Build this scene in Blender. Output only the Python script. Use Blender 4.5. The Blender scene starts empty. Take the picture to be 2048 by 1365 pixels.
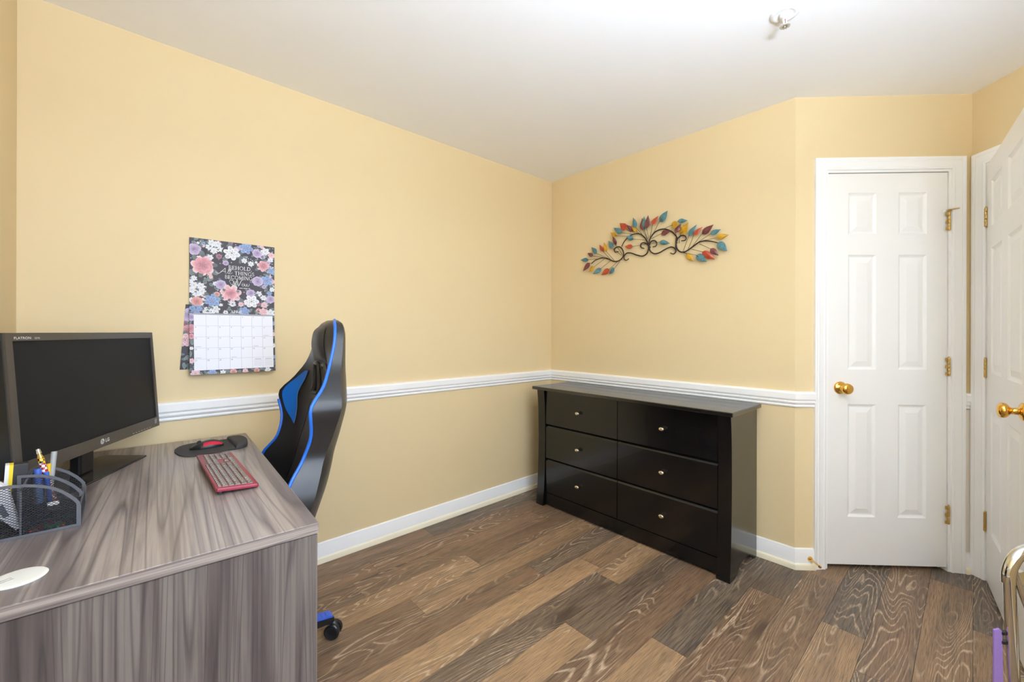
import bpy, bmesh, math, random
from mathutils import Vector, Matrix
WINDOW_W, LAMP_E, EXPO = 44, 440, 0.21          # strengths of the added window light and added lamp, exposure
WIN_C, LAMP_C = (.82, 1, 1.29), (.82, 1, 1.29, 1)
WALL_A, WALL_B = (222, 200, 156), (226, 205, 161)
random.seed(7)
scn = bpy.context.scene
COL = scn.collection
PI = math.pi
S2 = math.sqrt(.5)

# ------------------------------------------------------------------ camera
YAW, ROLL = 0.8296918, 0.0030848
CAM = Vector((-2.56459, -2.32809, 1.21844))
v_ = Vector((math.cos(YAW), math.sin(YAW), 0)); r0 = Vector((math.sin(YAW), -math.cos(YAW), 0)); u0 = r0.cross(v_)
r_ = r0 * math.cos(ROLL) + u0 * math.sin(ROLL); u_ = u0 * math.cos(ROLL) - r0 * math.sin(ROLL)
cd = bpy.data.cameras.new('camera'); cd.sensor_width = 36; cd.lens = 845.87 / 2048 * 36; cd.shift_y = -18.116 / 2048
cd.clip_start = .02
cam = bpy.data.objects.new('camera', cd); COL.objects.link(cam)
cam.matrix_world = Matrix(((r_.x, u_.x, -v_.x, CAM.x), (r_.y, u_.y, -v_.y, CAM.y), (r_.z, u_.z, -v_.z, CAM.z), (0, 0, 0, 1)))
scn.camera = cam

# ------------------------------------------------------------------ light and exposure
world = bpy.data.worlds.new('world'); scn.world = world; world.use_nodes = True
bg = world.node_tree.nodes['Background']; bg.inputs[0].default_value = (.80, .88, 1, 1); bg.inputs[1].default_value = 1.2
def area(name, loc, rot, sx, sy, power, col):
    l = bpy.data.lights.new(name, 'AREA'); l.shape = 'RECTANGLE'; l.size = sx; l.size_y = sy; l.energy = power; l.color = col
    o = bpy.data.objects.new(name, l); COL.objects.link(o); o.location = loc; o.rotation_euler = rot; return o
# area light added outside the unseen, added window
area('added_window_light', (-2.05, -3.16, 1.5), (PI / 2, 0, 0), 1.36, 1.36, WINDOW_W, WIN_C)
scn.view_settings.view_transform = 'Standard'; scn.view_settings.look = 'None'
scn.view_settings.exposure = EXPO; scn.view_settings.gamma = 1; scn.view_settings.use_curve_mapping = False
scn.cycles.max_bounces = 14; scn.cycles.diffuse_bounces = 8; scn.cycles.transparent_max_bounces = 16
scn.cycles.sample_clamp_indirect = 6

# ------------------------------------------------------------------ helpers
def lin(r, g, b):
    f = lambda c: (c / 255 / 12.92) if c / 255 <= .04045 else ((c / 255 + .055) / 1.055) ** 2.4
    return (f(r), f(g), f(b), 1)
class NT:
    """tiny node-graph builder"""
    def __init__(s, name):
        s.m = bpy.data.materials.new(name); s.m.use_nodes = True; s.t = s.m.node_tree; s.b = s.t.nodes['Principled BSDF']
    def n(s, typ, **kw):
        x = s.t.nodes.new(typ)
        for k, v in kw.items():
            if k.startswith('_'): setattr(x, k[1:], v)
            else: s.set(x.inputs[k if not k.startswith('i') or not k[1:].isdigit() else int(k[1:])], v)
        return x
    def set(s, sock, v):
        if isinstance(v, bpy.types.NodeSocket): s.t.links.new(v, sock)
        else: sock.default_value = v
    def math(s, op, a, b=0, c=0):
        x = s.n('ShaderNodeMath', _operation=op); s.set(x.inputs[0], a); s.set(x.inputs[1], b); s.set(x.inputs[2], c); return x.outputs[0]
    def mix(s, f, a, b, blend='MIX'):
        x = s.n('ShaderNodeMix', _data_type='RGBA', _blend_type=blend); s.set(x.inputs[0], f); s.set(x.inputs[6], a); s.set(x.inputs[7], b); return x.outputs[2]
    def ramp(s, f, stops):
        x = s.n('ShaderNodeValToRGB'); s.set(x.inputs[0], f); e = x.color_ramp.elements
        while len(e) < len(stops): e.new(.5)
        for i, (p, c) in enumerate(stops):
            e[i].position = p; e[i].color = c if isinstance(c, tuple) else (c, c, c, 1)
        return x.outputs[0]
    def noise(s, vec, scale, detail=2, rough=.5, dist=0):
        x = s.n('ShaderNodeTexNoise'); s.set(x.inputs['Vector'], vec); x.inputs['Scale'].default_value = scale
        x.inputs['Detail'].default_value = detail; x.inputs['Roughness'].default_value = rough; x.inputs['Distortion'].default_value = dist
        return x.outputs[0]
    def mapv(s, vec, scale=(1, 1, 1), loc=(0, 0, 0)):
        x = s.n('ShaderNodeMapping'); s.set(x.inputs[0], vec); s.set(x.inputs[1], loc); s.set(x.inputs[3], scale); return x.outputs[0]
    def obj(s): return s.n('ShaderNodeTexCoord').outputs['Object']
    def pos(s): return s.n('ShaderNodeNewGeometry').outputs['Position']
    def bump(s, h, strength=.1, dist=.01):
        x = s.n('ShaderNodeBump'); x.inputs['Strength'].default_value = strength; x.inputs['Distance'].default_value = dist
        s.set(x.inputs['Height'], h); s.set(s.b.inputs['Normal'], x.outputs[0])
    def out(s, col=None, rough=None, metal=None, spec=None, coat=None):
        for k, v in (('Base Color', col), ('Roughness', rough), ('Metallic', metal), ('Specular IOR Level', spec), ('Coat Weight', coat)):
            if v is not None: s.set(s.b.inputs[k], v)
        return s.m
def flat(name, rgb, rough=.5, metal=0, spec=.5, var=.06, vscale=60, bump=0, bscale=400):
    """plain coloured surface with a slight procedural mottling"""
    t = NT(name); c = lin(*rgb); p = t.obj()
    k = t.noise(p, vscale, 3)
    lo = tuple(x * (1 - var) for x in c[:3]) + (1,); hi = tuple(min(1, x * (1 + var)) for x in c[:3]) + (1,)
    col = t.mix(k, lo, hi)
    if bump: t.bump(t.noise(p, bscale, 2), bump, .002)
    return t.out(col, rough, metal, spec)

def make(name, bm, mat, parent=None, smooth=False, loc=None, rot=None):
    me = bpy.data.meshes.new(name)
    if isinstance(bm, bmesh.types.BMesh):
        bmesh.ops.recalc_face_normals(bm, faces=bm.faces); bm.to_mesh(me); bm.free()
    else: me = bm
    if smooth is True:
        for p in me.polygons: p.use_smooth = True
    elif smooth:
        for p in me.polygons: p.use_smooth = True
        me.set_sharp_from_angle(angle=math.radians(smooth))
    o = bpy.data.objects.new(name, me); COL.objects.link(o)
    if mat is not None and not me.materials: me.materials.append(mat)
    if parent is not None: o.parent = parent
    if loc is not None: o.location = loc
    if rot is not None: o.rotation_euler = rot
    return o
def tag(o, label, cat, group=None):
    o['label'] = label; o['category'] = cat
    if group: o['group'] = group
    return o
def thing(name, label, cat, loc=(0, 0, 0), rz=0, group=None):
    o = bpy.data.objects.new(name, None); COL.objects.link(o); o.location = loc; o.rotation_euler = (0, 0, rz)
    o.empty_display_size = .05
    return tag(o, label, cat, group)
def struct(o, label, cat):
    o['kind'] = 'structure'; return tag(o, label, cat)
def B(): return bmesh.new()
def box(bm, x0, x1, y0, y1, z0, z1, bev=0, seg=2, M=None):
    vs = [bm.verts.new((x, y, z)) for x in (x0, x1) for y in (y0, y1) for z in (z0, z1)]
    fs = [(0, 1, 3, 2), (4, 6, 7, 5), (0, 4, 5, 1), (2, 3, 7, 6), (0, 2, 6, 4), (1, 5, 7, 3)]
    fl = [bm.faces.new([vs[i] for i in f]) for f in fs]
    geo = vs
    if bev:
        es = list({e for f in fl for e in f.edges})
        r = bmesh.ops.bevel(bm, geom=es, offset=bev, segments=seg, affect='EDGES', profile=.5)
        geo = list({v for f in r['faces'] for v in f.verts} | {v for v in vs if v.is_valid})
    if M is not None:
        for v in geo: v.co = M @ v.co
    return bm
def prism(bm, pts, h0, h1, axes='xyz', bev=0, seg=2):
    """polygon pts (a,b) extruded from h0 to h1; axes gives which world axis a, b and h run along"""
    ix = ['xyz'.index(c) for c in axes]
    def P(a, b, h):
        v = [0, 0, 0]; v[ix[0]] = a; v[ix[1]] = b; v[ix[2]] = h; return v
    lo = [bm.verts.new(P(a, b, h0)) for a, b in pts]; hi = [bm.verts.new(P(a, b, h1)) for a, b in pts]
    n = len(pts); f = [bm.faces.new(lo), bm.faces.new(hi)]
    for i in range(n): f.append(bm.faces.new((lo[i], lo[(i + 1) % n], hi[(i + 1) % n], hi[i])))
    if bev:
        es = list({e for q in f[:2] for e in q.edges})
        bmesh.ops.bevel(bm, geom=es, offset=bev, segments=seg, affect='EDGES', profile=.5)
    return bm
def lathe(bm, prof, seg=24, M=None):
    """prof (r, h) turned about local z, then moved by M"""
    M = M or Matrix(); rings = []
    for r, h in prof:
        if r < 1e-6: rings.append([bm.verts.new(M @ Vector((0, 0, h)))])
        else: rings.append([bm.verts.new(M @ Vector((r * math.cos(2 * PI * i / seg), r * math.sin(2 * PI * i / seg), h))) for i in range(seg)])
    for a, b in zip(rings, rings[1:]):
        if len(a) == 1 and len(b) == 1: continue
        for i in range(seg):
            j = (i + 1) % seg
            if len(a) == 1: bm.faces.new((a[0], b[i], b[j]))
            elif len(b) == 1: bm.faces.new((a[i], a[j], b[0]))
            else: bm.faces.new((a[i], a[j], b[j], b[i]))
    for q in (rings[0], rings[-1]):
        if len(q) > 1: bm.faces.new(q)
    return bm
def catmull(pts, k=6, closed=False):
    P = [Vector(p) for p in pts]; n = len(P); out = []
    m = n if closed else n - 1
    for i in range(m):
        if closed: a, b, c, d = P[i - 1], P[i], P[(i + 1) % n], P[(i + 2) % n]
        else: a, b, c, d = P[max(i - 1, 0)], P[i], P[i + 1], P[min(i + 2, n - 1)]
        for j in range(k):
            t = j / k
            out.append(.5 * ((2 * b) + (c - a) * t + (2 * a - 5 * b + 4 * c - d) * t * t + (3 * b - a - 3 * c + d) * t ** 3))
    if not closed: out.append(P[-1])
    return out
def tube(bm, pts, r, seg=8, closed=False, cap=True, flatten=None):
    P = [Vector(p) for p in pts]; n = len(P); rings = []
    rr = r if isinstance(r, (list, tuple)) else [r] * n
    ref = None
    for i in range(n):
        a = P[i - 1] if (i or closed) else P[i]; b = P[(i + 1) % n] if (i < n - 1 or closed) else P[i]
        t = (b - a).normalized()
        if ref is None: ref = Vector((0, 0, 1)) if abs(t.z) < .9 else Vector((1, 0, 0))
        ref = (ref - t * ref.dot(t)).normalized(); w = t.cross(ref)
        fx, fy = flatten or (1, 1)
        rings.append([bm.verts.new(P[i] + (ref * math.cos(2 * PI * k / seg) * fx + w * math.sin(2 * PI * k / seg) * fy) * rr[i]) for k in range(seg)])
    m = n if closed else n - 1
    for i in range(m):
        a, b = rings[i], rings[(i + 1) % n]
        for k in range(seg): bm.faces.new((a[k], a[(k + 1) % seg], b[(k + 1) % seg], b[k]))
    if cap and not closed: bm.faces.new(rings[0]); bm.faces.new(rings[-1])
    return bm
def frame(o, x, y, z):
    return Matrix(((x[0], y[0], z[0], o[0]), (x[1], y[1], z[1], o[1]), (x[2], y[2], z[2], o[2]), (0, 0, 0, 1)))
def xf(bm, M):
    for v in bm.verts: v.co = M @ v.co
    return bm
def text_mesh(s, size, align='CENTER', space=1.0, sx=1.0, bold=0):
    c = bpy.data.curves.new('t', 'FONT'); c.body = s; c.size = size; c.align_x = align; c.space_character = space; c.offset = bold
    o = bpy.data.objects.new('t', c); COL.objects.link(o)
    dg = bpy.context.evaluated_depsgraph_get(); me = bpy.data.meshes.new_from_object(o.evaluated_get(dg))
    bpy.data.objects.remove(o); bpy.data.curves.remove(c)
    for v in me.vertices: v.co.x *= sx
    me.materials.clear(); return me
def interp(tab, z):
    if z <= tab[0][0]: return tab[0][1]
    for (a, p), (b, q) in zip(tab, tab[1:]):
        if z <= b: break
    i = next(k for k in range(len(tab) - 1) if z <= tab[k + 1][0] or k == len(tab) - 2); z = min(z, tab[-1][0])
    sl = [(tab[k + 1][1] - tab[k][1]) / (tab[k + 1][0] - tab[k][0]) for k in range(len(tab) - 1)]
    def tan(k):
        if k == 0: return sl[0]
        if k == len(tab) - 1: return sl[-1]
        a, b = sl[k - 1], sl[k]; return 0 if a * b <= 0 else 2 * a * b / (a + b)
    h = tab[i + 1][0] - tab[i][0]; t = (z - tab[i][0]) / h
    return ((2 * t ** 3 - 3 * t * t + 1) * tab[i][1] + (t ** 3 - 2 * t * t + t) * h * tan(i) + (3 * t * t - 2 * t ** 3) * tab[i + 1][1] + (t ** 3 - t * t) * h * tan(i + 1))

# ------------------------------------------------------------------ materials
def m_wall():
    t = NT('tan_wall_paint'); p = t.pos()
    k = t.noise(p, 1.1, 3); col = t.mix(k, lin(*WALL_A), lin(*WALL_B))
    t.bump(t.noise(p, 260, 2), .06, .002)
    return t.out(col, .55, spec=.3)
def m_white(name, rgb, rough=.4, bump=.02):
    t = NT(name); p = t.obj(); k = t.noise(p, 3, 2); c = lin(*rgb)
    t.bump(t.noise(p, 180, 2), bump, .002)
    return t.out(t.mix(k, tuple(x * .97 for x in c[:3]) + (1,), c), rough)
def m_plank():
    t = NT('oak_plank'); oi = t.n('ShaderNodeObjectInfo'); p = t.pos()
    rnd = oi.outputs['Random']
    off = t.n('ShaderNodeCombineXYZ', X=t.math('MULTIPLY', rnd, 41), Y=t.math('MULTIPLY', rnd, 73), Z=t.math('MULTIPLY', rnd, 19)).outputs[0]
    q = t.n('ShaderNodeVectorMath', _operation='ADD', i0=p, i1=off).outputs[0]
    streak = t.noise(t.mapv(q, (1.3, 16, 1)), 1, 4, .6, .4)
    fine = t.noise(t.mapv(q, (9, 190, 1)), 1, 3, .6)
    fld = t.noise(t.mapv(q, (1.25, 7.5, 1)), 1, 1.6, .45, .3)
    fr = t.math('PINGPONG', t.math('MULTIPLY', fld, 50), 1)
    line = t.ramp(fr, [(0, 1.0), (.16, .6), (.34, 0), (1, 0)])
    patch = t.ramp(t.noise(t.mapv(q, (1.0, 7, 1)), 1, 2), [(.44, 0), (.58, 1)])
    dash = t.ramp(t.noise(t.mapv(q, (30, 210, 1)), 1, 2), [(.38, 0), (.54, 1)])
    lm = t.math('MULTIPLY', t.math('MULTIPLY', line, patch), t.math('ADD', t.math('MULTIPLY', dash, .7), .3))
    base = oi.outputs['Color']
    dark = t.mix(.5, base, lin(38, 30, 25), 'MIX')
    col = t.mix(t.ramp(streak, [(.36, 1.0), (.62, 0)]), base, dark)
    pore = t.ramp(t.noise(t.mapv(q, (14, 420, 1)), 1, 2), [(.40, .6), (.52, 0)])
    col = t.mix(pore, col, lin(52, 41, 34))
    col = t.mix(t.math('MULTIPLY', t.ramp(fine, [(.35, 0), (.72, 1)]), .38), col, lin(176, 148, 118))
    knot = t.ramp(t.noise(t.mapv(q, (2.6, 9, 1)), 1, 1), [(.24, .75), (.33, 0)])
    col = t.mix(knot, col, lin(48, 36, 28))
    col = t.mix(t.math('MULTIPLY', lm, .74), col, lin(208, 182, 152))
    t.bump(t.math('ADD', fine, t.math('MULTIPLY', lm, -.4)), .12, .002)
    return t.out(col, t.math('ADD', .36, t.math('MULTIPLY', fine, .2)), spec=.45)
def m_lam(name, scale, loc=(0, 0, 0), rough=.32, k=1.0):
    """grey brown laminate; the grain runs along the axis with the small scale"""
    t = NT(name); p = t.mapv(t.obj(), scale, loc)
    a = t.noise(p, 1, 5, .62, .15); b = t.noise(t.mapv(t.obj(), tuple(s_ * 5 if s_ > 1.5 else s_ * 1.1 for s_ in scale), (3, 7, 1)), 1, 4, .6, .05)
    fld = t.noise(t.mapv(p, (.5, .5, .5), (9, 2, 4)), 1, 1.5, .4, .15)
    fr = t.math('PINGPONG', t.math('MULTIPLY', fld, 34), 1); line = t.ramp(fr, [(0, 1), (.10, .6), (.26, 0), (1, 0)])
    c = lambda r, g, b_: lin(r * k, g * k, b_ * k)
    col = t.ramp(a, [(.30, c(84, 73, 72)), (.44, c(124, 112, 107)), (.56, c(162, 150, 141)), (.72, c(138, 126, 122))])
    col = t.mix(t.ramp(b, [(.34, .6), (.52, 0)]), col, c(92, 81, 79))
    col = t.mix(t.math('MULTIPLY', line, .6), col, c(70, 60, 60))
    t.bump(b, .05, .001)
    return t.out(col, rough, spec=.5)
M_WALL = m_wall()
M_CEIL = m_white('ceiling_paint', (250, 250, 250), .7)
M_TRIM = m_white('white_trim_paint', (250, 249, 247), .33)
M_SHOE = m_white('cream_shoe', (250, 240, 212), .35)  # warmer cream tone than the white trim
M_DOOR = m_white('white_door_paint', (247, 245, 241), .38)
M_PLANK = m_plank()
M_BLACKGAP = flat('dark_subfloor', (30, 24, 20), .8)
M_BRASS = flat('polished_brass', (226, 176, 84), .16, 1)
M_BRASSOLD = flat('aged_brass', (205, 172, 106), .3, 1, var=.2, vscale=200)
M_CHROME = flat('chrome', (222, 220, 214), .07, 1, var=.02)
M_BLACKP = flat('black_plastic', (22, 21, 20), .38)
# ------------------------------------------------------------------ room shell
H = 2.44
XN, YS = -2.8536, -3.02
CVx, CVy = 0.0, -1.7014
CLEN = .87344
RCx, RCy = CVx + S2 * CLEN, CVy - S2 * CLEN
K = [Vector((XN, YS)), Vector((XN, 0)), Vector((0, 0)), Vector((CVx, CVy)), Vector((RCx, RCy)),
     Vector((RCx + (YS - RCy), YS))]
def seg(i): return K[i], K[(i + 1) % 6]
def inward(i):
    a, b = seg(i); d = (b - a).normalized(); return Vector((d.y, -d.x))
def wall(name, i, label, openings=(), ext=(.1, .1), mat=None, th=.1):
    a, b = seg(i); d = (b - a).normalized(); n = -inward(i); L = (b - a).length
    M = frame((a.x, a.y, 0), (d.x, d.y, 0), (n.x, n.y, 0), (0, 0, 1)); bm = B()
    xs = -ext[0]
    for (s0, s1, z0, z1) in openings:
        box(bm, xs, s0, 0, th, 0, H, M=M)
        if z0 > 0: box(bm, s0, s1, 0, th, 0, z0, M=M)
        if z1 < H: box(bm, s0, s1, 0, th, z1, H, M=M)
        xs = s1
    box(bm, xs, L + ext[1], 0, th, 0, H, M=M)
    return struct(make(name, bm, mat or M_WALL), label, 'wall')
D1A, D1B, DTOP = .152, .772, 2.058       # closet opening along the angled wall
E1A, E1B = .072, .893                    # hallway opening along the entry wall
WX0, WX1, WZ0, WZ1 = .13, 1.49, .82, 2.18
wall('wall_near', 0, 'plain tan wall at the far left edge behind the monitor')
wall('wall_left', 1, 'long tan wall with calendar and white chair rail')
wall('wall_back', 2, 'tan wall with metal leaf art above the black dresser', ext=(.1, 0))
wall('wall_closet', 3, 'short angled tan wall around the white closet door', [(D1A, D1B, 0, DTOP)], ext=(0, .1))
wall('wall_entry', 4, 'tan wall strip above the open entry door', [(E1A, E1B, 0, DTOP)])
L5 = (K[5] - K[0]).length
wall('wall_south', 5, 'tan wall with the added window behind the camera', [(L5 - WX1, L5 - WX0, WZ0, WZ1)])
bm = B(); box(bm, XN - .15, 2.2, -4.2, .15, H, H + .1)
struct(make('ceiling', bm, M_CEIL), 'smooth white ceiling', 'ceiling')
# closet interior and hallway behind the two doors
bm = B(); Mc = frame((CVx, CVy, 0), (S2, -S2, 0), (S2, S2, 0), (0, 0, 1))
box(bm, .0, .95, .5, .56, 0, H, M=Mc); box(bm, 0, .06, .1, .5, 0, H, M=Mc)
struct(make('wall_closet_inside', bm, M_WALL), 'inside of the closet behind the closed white door', 'wall')
bm = B(); Mh = frame((RCx, RCy, 0), (-S2, -S2, 0), (S2, -S2, 0), (0, 0, 1))
box(bm, -.6, 1.5, 1.1, 1.2, 0, H, M=Mh); box(bm, -.6, -.5, .1, 1.2, 0, H, M=Mh); box(bm, 1.3, 1.4, .1, 1.2, 0, H, M=Mh)
struct(make('wall_hallway', bm, M_WALL), 'tan hallway wall beyond the open entry door', 'wall')

# floor: planks along the left wall, one object each
bm = B(); box(bm, XN - .1, 1.9, -4.1, .1, -.06, -.006)
floor = struct(make('floor', bm, M_BLACKGAP), 'brown wood plank floor with limed grain', 'floor')
PW, PL = .1444, 1.22
TONE = {'L': (176, 138, 98), 'M': (130, 99, 73), 'B': (118, 88, 63), 'D': (97, 79, 63), 'G': (92, 81, 70), 'W': (156, 121, 86)}
# row -> (x of a board end, tones of the boards left to right around it: the board before the end is index 1)
ROWS = {0: (-1.20, 'BMGB'), 1: (-1.61, 'MMBD'), 2: (-1.75, 'DBMB'), 3: (-1.19, 'BWBM'), 4: (-1.605, 'DBWB'), 5: (-1.013, 'MBDM'), 6: (-.75, 'LLWM'),
        7: (-.80, 'LDLM'), 8: (-1.20, 'DLDB'), 9: (-.33, 'DBMD'), 10: (-1.01, 'DLGB'), 11: (-.35, 'MBDB'), 12: (0.0, 'LBWM'), 13: (-.39, 'DLGM'),
        14: (-.616, 'MDMB'), 15: (.389, 'BWGD'), 16: (.009, 'DWGB'), 17: (-.5, 'MBLD'), 18: (.1, 'BDMB'), 19: (-.8, 'LMBD'), 20: (-.2, 'MBDL'), 21: (.3, 'BMDB'), 22: (-.9, 'DMBL'), 23: (-.1, 'MLBD'), 24: (-.4, 'BDMB'), 25: (.2, 'MBLM'), 26: (-.6, 'BMDB'), 27: (0, 'DBML')}
def inroom(x0, x1, y0, y1):
    if y0 > YS - .02 and x0 < -(y1 - CVy) + .55 or x1 < .02: return x0 < 1.0
    return x1 > -.4 and y1 > -4.0
unit = B(); box(unit, 0, 1, 0, 1, 0, 1); ume = bpy.data.meshes.new('plank'); bmesh.ops.recalc_face_normals(unit, faces=unit.faces); unit.to_mesh(ume); unit.free(); ume.materials.append(M_PLANK)
rng = random.Random(3)
for k in range(28):
    y1 = -.017 - PW * k + (.017 if k == 0 else 0); y0 = -.017 - PW * (k + 1)
    xe, tn = ROWS[k]
    xmax = .05 if y0 > CVy else min(1.7, -(y0 - CVy) + .6)
    for j in range(-2, 4):
        a = xe + PL * (j - 1); b = a + PL
        a = max(a, XN); b = min(b, xmax)
        if b - a < .03: continue
        if y0 < YS - .1 and b < -.3: continue
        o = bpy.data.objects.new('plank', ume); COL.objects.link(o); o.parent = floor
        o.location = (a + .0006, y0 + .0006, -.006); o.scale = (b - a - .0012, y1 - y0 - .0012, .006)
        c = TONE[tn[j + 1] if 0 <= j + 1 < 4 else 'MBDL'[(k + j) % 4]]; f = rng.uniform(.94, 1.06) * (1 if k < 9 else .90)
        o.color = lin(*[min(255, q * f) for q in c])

# mouldings: a profile (out, z) swept along part of the room outline with mitred ends
def molding(name, path, prof, mat, side=1, ends=(None, None)):
    """path: list of 2d points, room on the right hand; returns one mesh"""
    n = len(path); bm = B(); rows = []
    nr = []
    for i in range(n - 1):
        d = (path[i + 1] - path[i]).normalized(); nr.append(Vector((d.y, -d.x)) * side)
    full = list(nr)
    for i in range(n):
        if i == 0: m = ends[0] or nr[0]
        elif i == n - 1: m = ends[1] or nr[-1]
        else: m = nr[i - 1] + nr[i]; m = m / m.dot(nr[i])
        rows.append([bm.verts.new((path[i].x + m.x * o, path[i].y + m.y * o, z)) for o, z in prof])
    q = len(prof)
    for a, b in zip(rows, rows[1:]):
        for i in range(q): bm.faces.new((a[i], a[(i + 1) % q], b[(i + 1) % q], b[i]))
    bm.faces.new(rows[0]); bm.faces.new(rows[-1])
    return make(name, bm, mat, smooth=28)
def miter(i):
    a = inward((i - 1) % 6); b = inward(i); m = a + b; return m / m.dot(b)
RAIL = [(0, .914), (.010, .914), (.017, .9105), (.0215, .904), (.0215, .876), (.018, .870), (.0125, .868), (.0125, .864), (.0165, .862), (.0165, .857), (.011, .849), (.0075, .846), (.0105, .8425), (.0105, .837), (.006, .832), (0, .830)]
BASE = [(0, .104), (.004, .104), (.0085, .099), (.0095, .092), (.0125, .086), (.0125, .0), (0, 0)]
SHOE = [(.0125, .030), (.0165, .029), (.021, .0245), (.0235, .016), (.024, 0), (.0125, 0)]
sd = lambda i: (K[(i + 1) % 6] - K[i]).normalized()
CAS = .060
cl_l = K[3] + sd(3) * (D1A - CAS + .001); cl_r0 = K[3] + sd(3) * (D1B + CAS)
en_l = K[4] + sd(4) * (E1A - CAS + .001); en_r = K[4] + sd(4) * (E1B + CAS)
runs = [('near', 0, K[0], K[1], miter(0), miter(1)), ('left', 1, K[1], K[2], miter(1), miter(2)), ('back', 2, K[2], K[3], miter(2), miter(3)),
        ('closet', 3, K[3], cl_l, miter(3), None), ('nook', 3, cl_r0, K[4], None, miter(4)),
        ('entry', 4, en_r, K[5], None, miter(5)), ('south', 5, K[5], K[0], miter(5), miter(0))]
for n_, (nm, i, a, b, m0, m1) in enumerate(runs):
    where = {'near': 'behind the monitor at the left edge', 'left': 'along the long calendar wall', 'back': 'along the dresser wall', 'closet': 'on the short stub left of the closet door',
             'nook': 'in the narrow corner between the two doors', 'entry': 'past the open entry door', 'south': 'under the added window behind the camera'}[nm]
    struct(molding('trim_%d' % (n_ + 1), [a, b], RAIL, M_TRIM, ends=(m0, m1)), 'white chair rail ' + where, 'chair rail')
    bb = struct(molding('baseboard_' + nm, [a, b], BASE, M_TRIM, ends=(m0, m1)), 'white baseboard ' + where, 'baseboard')
    sh = molding('shoe_molding', [a, b], SHOE, M_SHOE, ends=(m0, m1)); sh.parent = bb; sh['label'] = 'cream quarter round at the floor'

# door casings: profile (across, out) swept round the opening in the wall plane
CPROF = [(0, 0), (0, .008), (.004, .0105), (.010, .0115), (.013, .0095), (.017, .0100), (.036, .0135), (.041, .0155), (.045, .0135), (.050, .0165), (.057, .0175), (.060, .0165), (.060, 0)]
def casing(name, M, s0, s1, top, mat, parent, th=0, z0=0):
    bm = B(); rows = []
    for (s, z, ds, dz) in ((s0, z0, -1, 0), (s0, top, -1, 1), (s1, top, 1, 1), (s1, z0, 1, 0)):
        rows.append([bm.verts.new(M @ Vector((s + ds * a, -o, z + dz * a))) for a, o in CPROF])
    q = len(CPROF)
    for a, b in zip(rows, rows[1:]):
        for i in range(q): bm.faces.new((a[i], a[(i + 1) % q], b[(i + 1) % q], b[i]))
    bm.faces.new(rows[0]); bm.faces.new(rows[-1])
    return make(name, bm, mat, parent, smooth=25)
def jamb(M, s0, s1, top, depth, parent, stop_at):
    bm = B(); t = .012
    box(bm, s0 - .001, s0 + t, -.001, depth, 0, top, M=M); box(bm, s1 - t, s1 + .001, -.001, depth, 0, top, M=M); box(bm, s0 + t, s1 - t, -.001, depth, top - t, top + .001, M=M)
    box(bm, s0 + t, s0 + t + .010, stop_at, stop_at + .03, 0, top - t, M=M); box(bm, s1 - t - .010, s1 - t, stop_at, stop_at + .03, 0, top - t, M=M); box(bm, s0 + t, s1 - t, stop_at, stop_at + .03, top - t - .010, top - t, M=M)
    return make('jamb', bm, M_TRIM, parent)
def leaf_mesh(W, z0, z1, T, panels, M):
    """door slab with holes for the panels on both faces, in local s (0..W), depth 0..T"""
    bm = B()
    xs = sorted({0, W} | {p[0] for p in panels} | {p[1] for p in panels}); zs = sorted({z0, z1} | {p[2] for p in panels} | {p[3] for p in panels})
    for y in (0, T):
        for x0, x1 in zip(xs, xs[1:]):
            for a, b in zip(zs, zs[1:]):
                if any(p[0] <= x0 + 1e-6 and p[1] >= x1 - 1e-6 and p[2] <= a + 1e-6 and p[3] >= b - 1e-6 for p in panels): continue
                bm.faces.new([bm.verts.new(M @ Vector(c)) for c in ((x0, y, a), (x1, y, a), (x1, y, b), (x0, y, b))])
    for (x0, x1, a, b) in ((0, 0, z0, z1), (W, W, z0, z1)):
        bm.faces.new([bm.verts.new(M @ Vector(c)) for c in ((x0, 0, a), (x0, T, a), (x0, T, b), (x0, 0, b))])
    for z in (z0, z1):
        bm.faces.new([bm.verts.new(M @ Vector(c)) for c in ((0, 0, z), (W, 0, z), (W, T, z), (0, T, z))])
    bmesh.ops.remove_doubles(bm, verts=bm.verts, dist=1e-5)
    return bm
def panel_mesh(x0, x1, a, b, T, M):
    bm = B()
    for y, sg in ((0, 1), (T, -1)):
        loops = []
        for ins, dep in ((0, 0), (.004, .0035), (.011, .0075), (.016, .0078), (.042, .0015), (.044, .0015)):
            ins = min(ins, (x1 - x0) / 2 - .012)
            loops.append([bm.verts.new(M @ Vector(c)) for c in ((x0 + ins, y + sg * dep, a + ins), (x1 - ins, y + sg * dep, a + ins), (x1 - ins, y + sg * dep, b - ins), (x0 + ins, y + sg * dep, b - ins))])
        for p, q in zip(loops, loops[1:]):
            for i in range(4): bm.faces.new((p[i], p[(i + 1) % 4], q[(i + 1) % 4], q[i]))
        bm.faces.new(loops[-1])
    return bm
def knob_mesh(M):
    return lathe(B(), [(.0, .0), (.031, .0), (.0325, .002), (.031, .006), (.025, .010), (.016, .012), (.0125, .016), (.0115, .026), (.0125, .032), (.018, .036), (.0255, .042), (.028, .049), (.027, .056), (.022, .0625), (.012, .066), (0, .067)], 32, M)
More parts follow.
